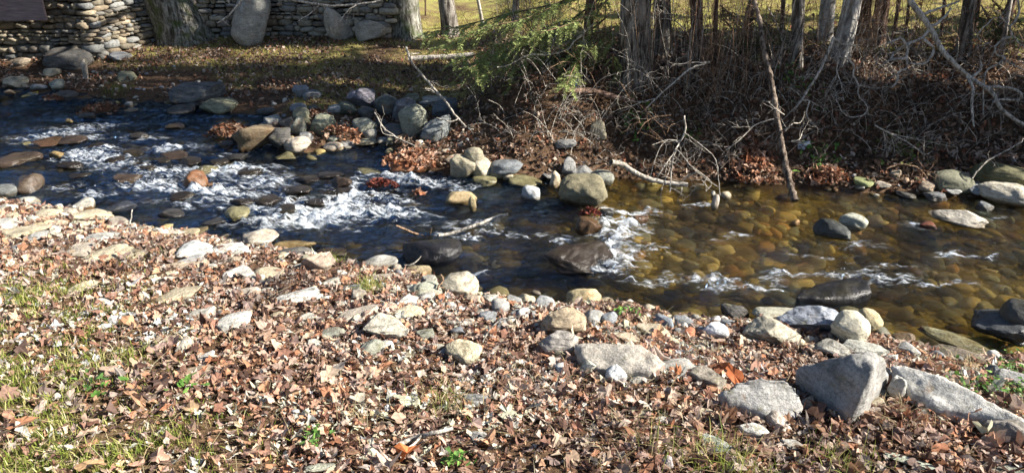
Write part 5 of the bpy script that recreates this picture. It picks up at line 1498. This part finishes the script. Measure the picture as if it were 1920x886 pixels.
def needles(Vs, Fs, Cs, n0, p, d, L, rg, col):
    """a feathery branchlet: rows of small scale leaves either side"""
    d = d / np.linalg.norm(d); side = np.cross(d, [0, 0, 1.0]); side /= np.linalg.norm(side) + 1e-6
    m = max(4, int(L / .012))
    for i in range(m):
        t = i / m; c = p + d * L * t - np.array([0, 0, .35 * L * t * t])
        ln = .040 * (1 - .55 * t) * rg.uniform(.7, 1.2)
        for sg in (-1, 1):
            q = d * .65 + side * sg * .8 + rg.normal(size=3) * .25; q /= np.linalg.norm(q)
            w = np.cross(q, rg.normal(size=3)); w /= np.linalg.norm(w); w *= .0048
            Vs += [c - w, c + w, c + q * ln + w * .4, c + q * ln - w * .4]
            Fs.append((n0, n0 + 1, n0 + 2, n0 + 3)); n0 += 4
            cc = np.array(col) * rg.uniform(.7, 1.35); Cs += [cc] * 4
    return n0

def bough(parent_loc, P, rg, tb, Vs, Fs, Cs, n0, dens=1.0, col=(.10, .17, .05)):
    P = resample(P, .05); tb.add(P - parent_loc, np.linspace(.010, .003, len(P)), 4)
    T = np.gradient(P, axis=0); T /= np.linalg.norm(T, axis=1)[:, None]
    for i in range(1, len(P)):
        for sg in (-1, 1):
            if rg.rand() > .72 * dens: continue
            s = np.cross(T[i], [0, 0, 1.0]); d = T[i] * .7 + s * sg * rg.uniform(.3, 1) + np.array([0, 0, rg.uniform(-.6, .2)]) + rg.normal(size=3) * .2
            L = rg.uniform(.10, .28); d /= np.linalg.norm(d)
            tb.add([P[i] - parent_loc, P[i] + d * L * .9 - [0, 0, .2 * L] - parent_loc], [.0022, .001], 3)
            n0 = needles(Vs, Fs, Cs, n0, P[i] - parent_loc, d, L, rg, col)
            if rg.rand() < .6:
                d2 = d + rg.normal(size=3) * .5
                n0 = needles(Vs, Fs, Cs, n0, P[i] + d * L * .4 - parent_loc, d2, L * .7, rg, col)
    return n0

def evergreen(base_px, paths, label, seed, col, H=3.5, back=.3):
    rg = np.random.RandomState(seed); b, t = hit(*base_px, ground)
    e = empty('evergreen_tree', b)
    trunk_mesh('trunk', b, b + [0.1, .1, H], .05, .02, M['brown_bark'], e, rg, .3)
    tb = Tubes(); Vs, Fs, Cs, n0 = [], [], [], 0
    for k, pts in enumerate(paths):
        P = px_path(pts, D=t - back + rg.uniform(-.3, .3), wob=.15, seed=seed * 20 + k)
        n0 = bough(b, P, rg, tb, Vs, Fs, Cs, n0, col=col)
    for k in range(16):        # the rest of the crown above the picture
        f = rg.uniform(.45, 1) * H; a = rg.uniform(0, 6.28); L = (H * 1.1 - f) * .45 + .3
        P = np.array([b + [.05, .05, f], b + [math.cos(a) * L * .5, math.sin(a) * L * .5, f + .05], b + [math.cos(a) * L, math.sin(a) * L, f - .15]])
        n0 = bough(b, P, rg, tb, Vs, Fs, Cs, n0, .8, col)
    tb.build('branches', M['brown_twig'], e)
    mesh_obj('foliage', Vs, Fs, M['blade'], e, colors=np.array(Cs), smooth=False)
    return tag(e, label, 'evergreen', 'evergreens on the far bank')
evergreen((1100, 118), [[(1150, -20), (1050, 50), (950, 95), (880, 128)], [(1140, 30), (1060, 95), (1000, 138), (955, 165)], [(1110, -30), (1000, 30), (900, 55), (820, 92)], [(1160, 70), (1110, 110), (1065, 150)],
                        [(1080, 0), (960, 25), (860, 50), (800, 62)], [(1130, 60), (1040, 80), (960, 120), (905, 140)], [(1120, 80), (1080, 120), (1060, 165)], [(1150, 100), (1150, 130), (1160, 150)], [(1090, 40), (980, 70), (900, 100), (850, 112)],
                        [(1140, 0), (1080, 40), (1020, 60), (980, 75)], [(1150, 55), (1100, 90), (1040, 120), (1010, 130)]],
          'evergreen with light green drooping feathery boughs left of the big rough barked tree', 3, (.30, .35, .13))
evergreen((1395, 100), [[(1350, 10), (1400, 50), (1445, 78)], [(1360, 40), (1400, 80), (1440, 100)], [(1380, 60), (1340, 90), (1310, 100)], [(1390, 30), (1430, 40), (1470, 70)], [(1380, 70), (1400, 100), (1430, 120)]],
          'dark small evergreen in the brush between the central trees and the right trunks', 5, (.05, .085, .03), 2.6)
evergreen((1868, 92), [[(1860, 0), (1890, 30), (1925, 50)], [(1850, 30), (1880, 55), (1920, 80)], [(1840, 10), (1860, 50), (1870, 75)]],
          'dark small evergreen in the brush at the right frame side', 6, (.06, .09, .035), 2.6)

def screen_tree(x, y, H, seed, rad):
    """dense evergreen of the grove to the right of the view"""
    rg = np.random.RandomState(seed); b = np.array([x, y, gz(x, y)]); e = empty('evergreen_tree', b)
    trunk_mesh('trunk', b, b + [0, 0, H], .09, .03, M['brown_bark'], e, rg, .3)
    n = int(2600 * rad + 500); f = rg.rand(n) ** .8; z = .5 + f * (H - .5); a = rg.uniform(0, 6.28, n)
    lay = .55 + .45 * np.sin(z * 9 + a * 2)
    r = rad * (1.05 - f * .8) * np.sqrt(rg.rand(n)) * (.5 + .5 * lay)
    X, Y, Z = r * np.cos(a), r * np.sin(a), z - r * .25
    V, F_, C = leaf_mesh(X, Y, Z, .05 + .05 * rg.rand(n), pick(rg, np.array([(.08, .13, .04), (.06, .10, .03)]), n), rg, .8, .6)
    mesh_obj('crown', V, F_, M['leaf'], e, colors=C, smooth=False)
    tag(e, 'dense evergreen of the grove standing beyond the right side of the view', 'evergreen', 'grove beyond the right side')
for i, a_ in enumerate([(7.4, 6.6, 4.4, .8), (10.6, 6.7, 7.5, .7), (9.2, 10.2, 10, .4)]):
    screen_tree(a_[0], a_[1], a_[2], i + 1, a_[3])

# ------------------------------------------------------------------ bare branches hanging over the bank
def twiggy(tb, P, r, rg, n, L, depth=1, droop=.2):
    T = np.gradient(P, axis=0); T /= np.linalg.norm(T, axis=1)[:, None] + 1e-9
    for _ in range(n):
        i = rg.randint(1, len(P)); d = T[i] * .6 + rg.normal(size=3) * np.array([.7, .35, .7]); d /= np.linalg.norm(d)
        pts = [P[i]]; l = L * rg.uniform(.4, 1.1)
        for q in range(5):
            d = d + rg.normal(size=3) * .2 - np.array([0, 0, droop * .15]); d /= np.linalg.norm(d); pts.append(pts[-1] + d * l / 5)
        pts = np.array(pts); tb.add(pts, np.linspace(r, r * .4, 6), 3)
        if depth: twiggy(tb, pts, r * .7, rg, 2, L * .5, depth - 1, droop)

def zr(pts, x0, y0, s=3.6917): return [(x0 + a / s, y0 + b / s) for a, b in pts]
def branch(name, label, mains, r0, r1, mat='twig', seed=0, twigs=6, L=.25, D=None, back=.25, group='pale bare branches over the far bank', tr=.003, wob=.02, k=6):
    """mains: list of paths; the first one is the main stem"""
    rg = np.random.RandomState(seed + 300)
    if D is None:
        D = min(min(hit(u, max(v, 5), surf_any)[1] for u, v in m) for m in mains) - back
    r0 *= 1.22; r1 *= 1.22
    paths = [px_path(m, D=D + rg.normal() * .04, wob=wob, seed=seed * 9 + q) for q, m in enumerate(mains)]
    for q in range(1, len(paths)):      # side stems start on the stem they leave
        allp = np.vstack([resample(paths[j], .03) for j in range(q)])
        dd = np.linalg.norm(allp - paths[q][0], axis=1)
        if dd.min() < .35: paths[q][0] = allp[dd.argmin()]
    o0 = paths[0][0].copy()
    e = empty(name, o0)
    for q, P in enumerate(paths):
        P = resample(P, .04) - o0
        P = P + .0022 * rg.normal(size=P.shape)
        tb = Tubes(); f = 1.0 if q == 0 else .55
        tb.add(P, np.linspace(r0 * f, max(r1 * f, .002), len(P)), k)
        if twigs: twiggy(tb, P, tr, rg, int(twigs * (1 if q else 1.5)), L)
        tb.build('stem' if q == 0 else 'side_branch', M[mat], e)
    return tag(e, label, 'branch', group)

branch('branch', 'white forked branch hanging below the grey brown trunk on the right', [zr(p, 1440, 0) for p in (
    [(455, 260), (425, 340), (400, 400), (340, 520), (290, 600), (240, 680), (185, 750)], [(240, 680), (285, 700), (265, 790), (300, 850)], [(240, 680), (220, 660), (160, 610)], [(455, 260), (500, 300), (600, 320)])], .012, .008, seed=1)
branch('branch', 'white zigzag twigs hanging under the white barked tree', [zr(p, 1440, 0) for p in (
    [(540, 400), (590, 450), (590, 520), (625, 590), (625, 660), (690, 740), (650, 800), (540, 800), (470, 690)], [(425, 360), (480, 390), (540, 400)], [(480, 350), (475, 520), (440, 590), (400, 660), (380, 770), (300, 750)], [(540, 500), (510, 600), (525, 700)], [(625, 590), (740, 610), (850, 600)])], .008, .004, seed=2)
branch('branch', 'long leaning grey branch crossing the right bank down to the frame side', [zr(p, 1440, 0) for p in [
    [(930, -60), (985, 0), (1045, 90), (1120, 190), (1200, 340), (1300, 450), (1400, 540), (1500, 600), (1560, 650), (1620, 760), (1780, 870)], [(1045, 90), (1150, 70), (1240, 40), (1320, 10)], [(1120, 185), (1200, 140), (1270, 60)],
    [(1110, 190), (1095, 235), (1040, 280), (970, 310), (960, 420), (960, 470), (905, 500), (895, 570), (850, 605)], [(970, 310), (930, 270), (900, 270), (830, 300)], [(970, 310), (870, 370), (850, 410), (800, 440)], [(960, 410), (900, 412), (850, 415)],
    [(1095, 235), (1110, 300), (1145, 340), (1130, 390), (1080, 440), (980, 440)], [(1400, 545), (1475, 480), (1470, 430)], [(1405, 550), (1420, 620), (1410, 720), (1425, 880)], [(1500, 600), (1680, 610), (1750, 650), (1740, 690), (1610, 690), (1550, 710)]]], .024, .013, seed=3, twigs=5)
branch('branch', 'white winding branch by the right frame side', [zr(p, 1440, 0) for p in (
    [(1730, -10), (1735, 90), (1700, 160), (1670, 190), (1690, 250), (1630, 270), (1575, 320), (1580, 380), (1640, 400), (1600, 440), (1520, 480), (1500, 540), (1490, 620), (1490, 800)], [(1670, 190), (1620, 130), (1565, 120)], [(1400, 240), (1450, 240), (1490, 290), (1550, 300)], [(1660, 390), (1700, 450), (1780, 490)], [(1690, 250), (1740, 300), (1800, 340)])], .009, .006, seed=4)
branch('branch', 'curled thin twig left of the grey brown trunk', [zr([(0, 60), (60, 170), (100, 280), (200, 380)], 1440, 0)], .006, .004, seed=5)
branch('branch', 'thin twig rising in front of the reddish brown trunk', [zr([(560, 390), (610, 320), (650, 250), (690, 150)], 1440, 0), zr([(780, 310), (810, 250), (820, 190), (780, 140), (730, 140)], 1440, 0)], .006, .004, seed=6)
branch('branch', 'long white branch sweeping down left through the evergreen', [zr([(570, 160), (430, 290), (380, 345), (250, 380), (120, 380), (0, 440), (-100, 470)], 960, 0), zr([(500, 220), (500, 360)], 960, 0), zr([(250, 380), (290, 290), (330, 150)], 960, 0)], .009, .005, seed=7, back=.6)
branch('branch', 'white broken branch lying slantwise across the dark bank', [zr([(1370, 430), (1230, 480), (1110, 580), (1000, 680), (930, 750)], 960, 0), zr([(1370, 430), (1200, 440), (1110, 450)], 960, 0), zr([(1020, 715), (860, 720), (790, 760)], 960, 0)], .009, .006, seed=8, twigs=3)
branch('branch', 'white twigs in front of the big rough barked tree', [zr([(1010, 0), (940, 60), (950, 120), (1140, 150), (1250, 290)], 960, 0), zr([(860, 40), (900, 200), (960, 200)], 960, 0), zr([(970, 40), (1050, 50), (1090, 110), (1140, 140)], 960, 0)], .007, .004, seed=9, back=.7)
branch('branch', 'thin bright branch hanging across the top of the low wall', [zr([(200, -20), (300, 10), (540, 40), (780, 20), (860, 0)], 480, 0), zr([(440, 35), (380, 90), (285, 150)], 480, 0), zr([(690, -20), (630, 80), (548, 195)], 480, 0)], .012, .008, seed=10, D=8.2, twigs=3)
branch('branch', 'thin bright twig crossing the wall beside the round topped boulder', [zr([(1690, -20), (1640, 40), (1580, 110), (1500, 160)], 0, 0)], .011, .006, seed=11, D=8.2, twigs=2)
branch('branch', 'long bent white branch leaning down over the rock pile', [zr([(1040, 330), (1080, 430), (1160, 530), (1300, 690), (1340, 740), (1370, 790), (1400, 820), (1450, 880)], 480, 0), zr([(1400, 820), (1350, 840), (1250, 815)], 480, 0), zr([(1080, 430), (1070, 380), (1130, 370)], 480, 0), zr([(1300, 690), (1210, 620), (1170, 610)], 480, 0)], .011, .008, seed=12, twigs=2)
branch('branch', 'thin forked stick poking over the water below the rock pile', [zr([(820, 40), (880, 140), (940, 190), (1000, 225), (1100, 272)], 480, 200), zr([(960, 200), (880, 185), (870, 155)], 480, 200)], .007, .005, seed=13, twigs=1)
branch('branch', 'fan of pale bare twigs drooping to the water from the bank', [zr(p, 960, 200) for p in (
    [(1190, 60), (1200, 160), (1160, 250), (1120, 330), (1100, 480), (1095, 590)], [(1150, 280), (1090, 430), (1030, 575)], [(1150, 220), (1060, 240), (1000, 340), (955, 485)], [(1140, 290), (1040, 430), (995, 525)],
    [(1145, 230), (1160, 310), (1240, 410), (1330, 490), (1440, 565)], [(1250, 430), (1190, 500), (1170, 585)], [(1240, 410), (1380, 520), (1340, 585)], [(1270, 210), (1340, 290), (1410, 370), (1430, 500), (1440, 610)], [(1190, 300), (1130, 380), (1000, 420)])], .007, .004, seed=14, back=.35, twigs=3, L=.2)
branch('branch', 'bare red brown arching twig on the steep bank', [zr([(1100, 60), (1000, 70), (920, 110), (870, 190)], 960, 200), zr([(1000, 70), (950, 140), (1100, 260)], 960, 200)], .006, .004, 'brown_twig', 15, twigs=5)
branch('branch', 'slanting twig crossing the bank between fan and dead trunk', [zr([(1850, 80), (1770, 95), (1680, 130), (1560, 240), (1480, 300)], 960, 200)], .006, .004, seed=16, twigs=4)
branch('branch', 'arched dark vine on the far pebble strip', [zr([(820, 430), (900, 400), (980, 405), (1050, 430), (1100, 490)], 1440, 200)], .007, .005, 'brown_twig', 17, twigs=4, back=.12)
branch('branch', 'stick leaning on the bank by the broad olive boulder', [zr([(1410, 495), (1500, 390), (1620, 320), (1760, 240)], 1440, 200)], .007, .005, seed=18, twigs=3, back=.15)
branch('branch', 'pale twig tangle lying on the right bank above the pebble strip', [zr([(740, 130), (900, 210), (1000, 270), (1080, 330), (1130, 310)], 1440, 200), zr([(850, 200), (1100, 240), (1310, 280)], 1440, 200), zr([(760, 190), (820, 250)], 1440, 200)], .006, .004, seed=19, twigs=9, back=.15)

def stick(name, label, paths, r0, r1, mat, D=None, back=.05, seed=0, cat='stick', k=8, twigs=0):
    return branch(name, label, paths, r0, r1, mat, seed, twigs, .12, D, back, None, wob=.02, k=k)
stick('stick', 'pale bare stick lying in the stream in the middle', [[(822, 441), (850, 436), (895, 420), (925, 408), (952, 401)]], .012, .009, 'twig', seed=31, back=.02)
stick('stick', 'dark twig with an upright spur caught at the black boulder', [[(743, 423), (765, 432), (785, 440), (806, 444)], [(806, 444), (809, 428)]], .008, .007, 'brown_twig', seed=32, back=.04)
stick('stick', 'short broken grey stick lying on the shore stones', [[(832, 609), (858, 606), (884, 605)]], .014, .013, 'bark', seed=33)
stick('stick', 'dry upright twig at the near water edge on the left', [[(242, 424), (246, 408), (248, 394)]], .004, .003, 'twig', seed=34, back=.02)
stick('stick', 'dark curved twig standing by the large buff rock', [[(818, 553), (822, 536), (832, 526), (826, 514)], [(822, 536), (834, 540), (834, 552)]], .005, .004, 'brown_twig', seed=35, back=.05)
stick('stick', 'pale dead branch half buried in leaves at the bottom centre', [[(745, 835), (775, 822), (810, 812), (850, 802)], [(775, 822), (760, 842)]], .009, .006, 'twig', seed=36)
stick('stick', 'thin arched twig over the shore stones in the centre', [[(905, 640), (925, 610), (950, 596), (975, 594)]], .004, .003, 'twig', seed=37, back=.08)
stick('stick', 'small forked twig at the shore above the yellowish slab', [[(760, 498), (775, 495), (790, 480)], [(778, 494), (784, 500)]], .005, .003, 'twig', seed=38, back=.03)
stick('log', 'pale fallen log lying at the lawn edge under the evergreen', [[(766, 111), (800, 109), (845, 107), (888, 103)]], .035, .03, 'twig', seed=39, back=.1)
stick('log', 'grey root curving from the bank into the water', [[(1145, 303), (1165, 307), (1185, 320), (1205, 331), (1245, 342), (1290, 346)]], .022, .016, 'twig', seed=40, back=.06)
stick('log', 'dark fallen trunk lying across the shaded bank below the central tree', [[(1065, 170), (1110, 172), (1150, 182), (1190, 190)]], .03, .025, 'brown_bark', seed=41, back=.1)
# dead trunk standing in the water at the far edge
b, t = hit(1489, 378, water_level)
P = px_path([(1489, 384), (1486, 350), (1478, 300), (1470, 230), (1462, 160), (1452, 100), (1449, 50), (1440, 5)], D=t, wob=.0, seed=3)
P[:, 1] += np.linspace(0, .45, 8)
e = empty('dead_tree', P[0]); tb = Tubes(); Q = resample(P, .03) - P[0]
rr_ = np.linspace(.034, .020, len(Q)) * (1 + .12 * np.random.RandomState(2).normal(size=len(Q)))
tb.add(Q, rr_, 12); tb.build('trunk', M['snag'], e)
tb = Tubes(); rg = np.random.RandomState(4)
for s_ in ([(1472, 245), (1485, 232), (1500, 230), (1508, 215)], [(1470, 215), (1455, 205), (1440, 190)], [(1484, 265), (1498, 262), (1505, 245)]):
    q = px_path(s_, D=t + .1, wob=.02, seed=5); q = resample(q, .03) - P[0]; tb.add(q, np.linspace(.008, .004, len(q)), 5); twiggy(tb, q, .002, rg, 4, .15)
tb.build('stubs', M['twig'], e)
tag(e, 'dead grey trunk standing in the water at the foot of the right bank', 'dead tree')

# ------------------------------------------------------------------ brush: each bramble shrub a thing
def shrub(u, v, n, H, spread, mat, label, seed, tr=.0028, forks=3, mix=.3):
    rg = np.random.RandomState(seed + 4000); b, t = hit(u, v, ground)
    tb, t2 = Tubes(), Tubes()
    for _ in range(n):
        a = rg.uniform(0, 6.28); x, y = rg.normal(size=2) * spread * .28
        h = H * rg.uniform(.45, 1.1); lean = rg.uniform(.15, .9) * spread
        p = np.array([x, y, gz(b[0] + x, b[1] + y) - b[2] - .02]); d = np.array([math.cos(a) * .35, math.sin(a) * .25 - .1, 1.0]); pts = [p]
        arch = rg.uniform(.0, .34)
        for q in range(8):
            d = d + rg.normal(size=3) * .10 + np.array([math.cos(a) * .12, math.sin(a) * .08, -arch * .6]); d /= np.linalg.norm(d)
            nx = pts[-1] + d * h / 7
            g = gz(b[0] + nx[0], b[1] + nx[1]) - b[2] + .01
            if nx[2] < g: nx[2] = g; d[2] = abs(d[2]) * .3
            pts.append(nx)
        pts = np.array(pts); T_ = tb if rg.rand() > mix else t2
        T_.add(pts, np.linspace(tr * 1.3, tr * .5, 9), 3)
        twiggy(T_, pts, tr * .6, rg, forks, h * .35, 1, .3)
    e = empty('bramble_shrub', b)
    tb.build('stems', M[mat], e); 
    if t2.n: t2.build('pale_stems', M['twig'], e)
    return tag(e, label, 'shrub', 'bare brush on the far bank')
SH = [(905, 185, 'trailing brush at the left end of the steep bank'), (960, 150, 'bare twigs under the feathery evergreen boughs'), (1010, 205, 'dark tangle above the big mossy boulder'), (1075, 190, 'brush left of the clay coloured rock'),
      (1130, 160, 'brush at the left foot of the big rough barked tree'), (1180, 210, 'tangle in front of the big rough barked tree'), (1235, 150, 'brush between the two central trunks'), (1255, 230, 'reddish tangle above the drooping twig fan'),
      (1295, 165, 'dense brush at the vine wrapped trunk'), (1330, 215, 'brush below the vine wrapped trunk'), (1370, 150, 'tall brush right of the vine wrapped trunk'), (1390, 230, 'tangle over the bright tan leaf patch'),
      (1425, 170, 'brush between the dark evergreen and the dead trunk'), (1450, 240, 'vines behind the dead trunk'), (1515, 170, 'brush right of the grey brown trunk'), (1540, 230, 'tangle above the dark ivy patch'),
      (1590, 180, 'bare brush below the white barked tree'), (1600, 260, 'low tangle right of the ivy patch'), (1650, 150, 'brush under the reddish brown trunk'), (1670, 215, 'low twigs in the middle of the right bank'),
      (1720, 130, 'brush behind the long leaning branch'), (1750, 190, 'low twigs below the straight grey tree'), (1790, 150, 'brush at the foot of the straight grey tree'), (1840, 200, 'tangle under the white winding branch'),
      (1880, 150, 'brush at the slim grey tree'), (1905, 240, 'tangle at the right frame side above the olive boulder'), (1100, 265, 'root fringe hanging above the big mossy boulder'), (1170, 275, 'roots and vines above the grey curving root'),
      (1290, 100, 'tall thicket behind the vine wrapped trunk'), (1410, 95, 'thicket behind the dark small evergreen'), (1580, 95, 'thicket behind the white barked tree'), (1745, 90, 'thin thicket at the field edge on the right'), (1000, 90, 'thicket at the field edge behind the evergreen'),
      (1890, 95, 'thicket at the field edge by the right frame side'), (1350, 300, 'low vines at the water edge beside the twig fan'), (1760, 290, 'dead stems above the far pebble strip')]
for i, (u, v, lab) in enumerate(SH):
    tall = v < 130
    low = v > 255
    shrub(u, v, int((30 if not low else 20) * (.55 + .9 * ((i * 37) % 11) / 10)), 1.0 if tall else (.5 if not low else .28), 1.0 if not low else .7, ['brown_twig', 'dark_twig', 'twig', 'dark_twig'][i % 4] if not tall else 'brown_twig', 'bare ' + lab if not lab.startswith(('bare', 'root', 'dead')) else lab, i, (.0022 if tall else .0024) * (1 + .6 * ((i * 17) % 5) / 4), 2 + (i % 2), .3 if not tall else .1)

for i, (u, v, lab) in enumerate([(985, 135, 'tall upright stems behind the feathery evergreen boughs'), (1145, 128, 'tall upright stems left of the big rough barked tree'), (1225, 150, 'tall upright stems between the two central trunks'),
        (1275, 160, 'tall upright stems before the vine wrapped trunk'), (1330, 165, 'thick upright stems right of the vine wrapped trunk'), (1385, 150, 'upright stems beside the dark small evergreen'), (1440, 165, 'upright stems joining the dead trunk'),
        (1530, 150, 'upright stems left of the white barked tree'), (1625, 140, 'upright stems under the dark vine covered trunk'), (1720, 120, 'upright stems behind the long leaning branch'), (1850, 125, 'upright stems beside the slim grey tree')]):
    rg = np.random.RandomState(7000 + i); b, t = hit(u, v, ground); tb, t2 = Tubes(), Tubes()
    for _ in range(34 if u < 1460 else 20):
        x, y = rg.normal(size=2) * [.22, .15]; h = rg.uniform(.7, 2.1); d = np.array([rg.normal() * .16, rg.normal() * .1, 1.0])
        p = np.array([x, y, gz(b[0] + x, b[1] + y) - b[2] - .02]); pts = [p]
        for q in range(8):
            d = d + rg.normal(size=3) * .07; d /= np.linalg.norm(d); pts.append(pts[-1] + d * h / 8)
        T_ = tb if rg.rand() < .8 else t2
        r_ = rg.uniform(.0018, .0045)
        T_.add(pts, np.linspace(r_, r_ * .4, 9), 4); twiggy(T_, np.array(pts), r_ * .45, rg, 4, .3, 0, .0)
    e = empty('thicket_shrub', b); tb.build('stems', M['brown_twig' if i % 3 else 'dark_twig'], e)
    if t2.n: t2.build('pale_stems', M['twig'], e)
    tag(e, lab, 'shrub', 'upright brush on the far bank')

# ------------------------------------------------------------------ litter caught on the far bank
def scrap(name, u, v, w, h, col, label, seed, rough=.4):
    rg = np.random.RandomState(seed); p, t = hit(u, v, ground, .03); m = t / F
    n = 9; X, Y = np.meshgrid(np.linspace(-1, 1, n), np.linspace(-1, 1, n)); q = np.stack([X * .8, Y * .8, X * 0], -1)
    X2 = (X + .18 * noise3(q + seed)) * w * m / 2; Z2 = (Y + .25 * noise3(q + seed + 9)) * h * m / 2; Y2 = .02 * noise3(q * 2 + seed + 4) + Z2 * .3 + .015 * np.abs(X)
    V = np.stack([X2, Y2, Z2], -1).reshape(-1, 3)
    i = np.arange(n - 1)[:, None] * n + np.arange(n - 1)[None]; Fq = np.stack([i, i + 1, i + n + 1, i + n], -1).reshape(-1, 4)
    mm = NT(name); mt = mm.done(mm.principled(mm.mix(mm.ramp(mm.noise(30, 3, .6, mm.coords('Object')), [(.45, 0.0), (.6, .5)]), col, tuple(c * .5 for c in col)), rough).outputs[0])
    o = mesh_obj(name, V, Fq, mt, loc=p)
    sd_ = o.modifiers.new('thickness', 'SOLIDIFY'); sd_.thickness = .003
    tag(o, label, 'litter')
scrap('plastic_scrap', 1509, 273, 24, 14, (.62, .68, .78), 'white and blue plastic scrap caught right of the dead trunk', 3)
scrap('plastic_scrap', 1076, 160, 18, 22, (.03, .10, .25), 'blue plastic scrap under the feathery evergreen boughs', 7)
print('objects', len(bpy.data.objects), 'rocks', n_rock[0])
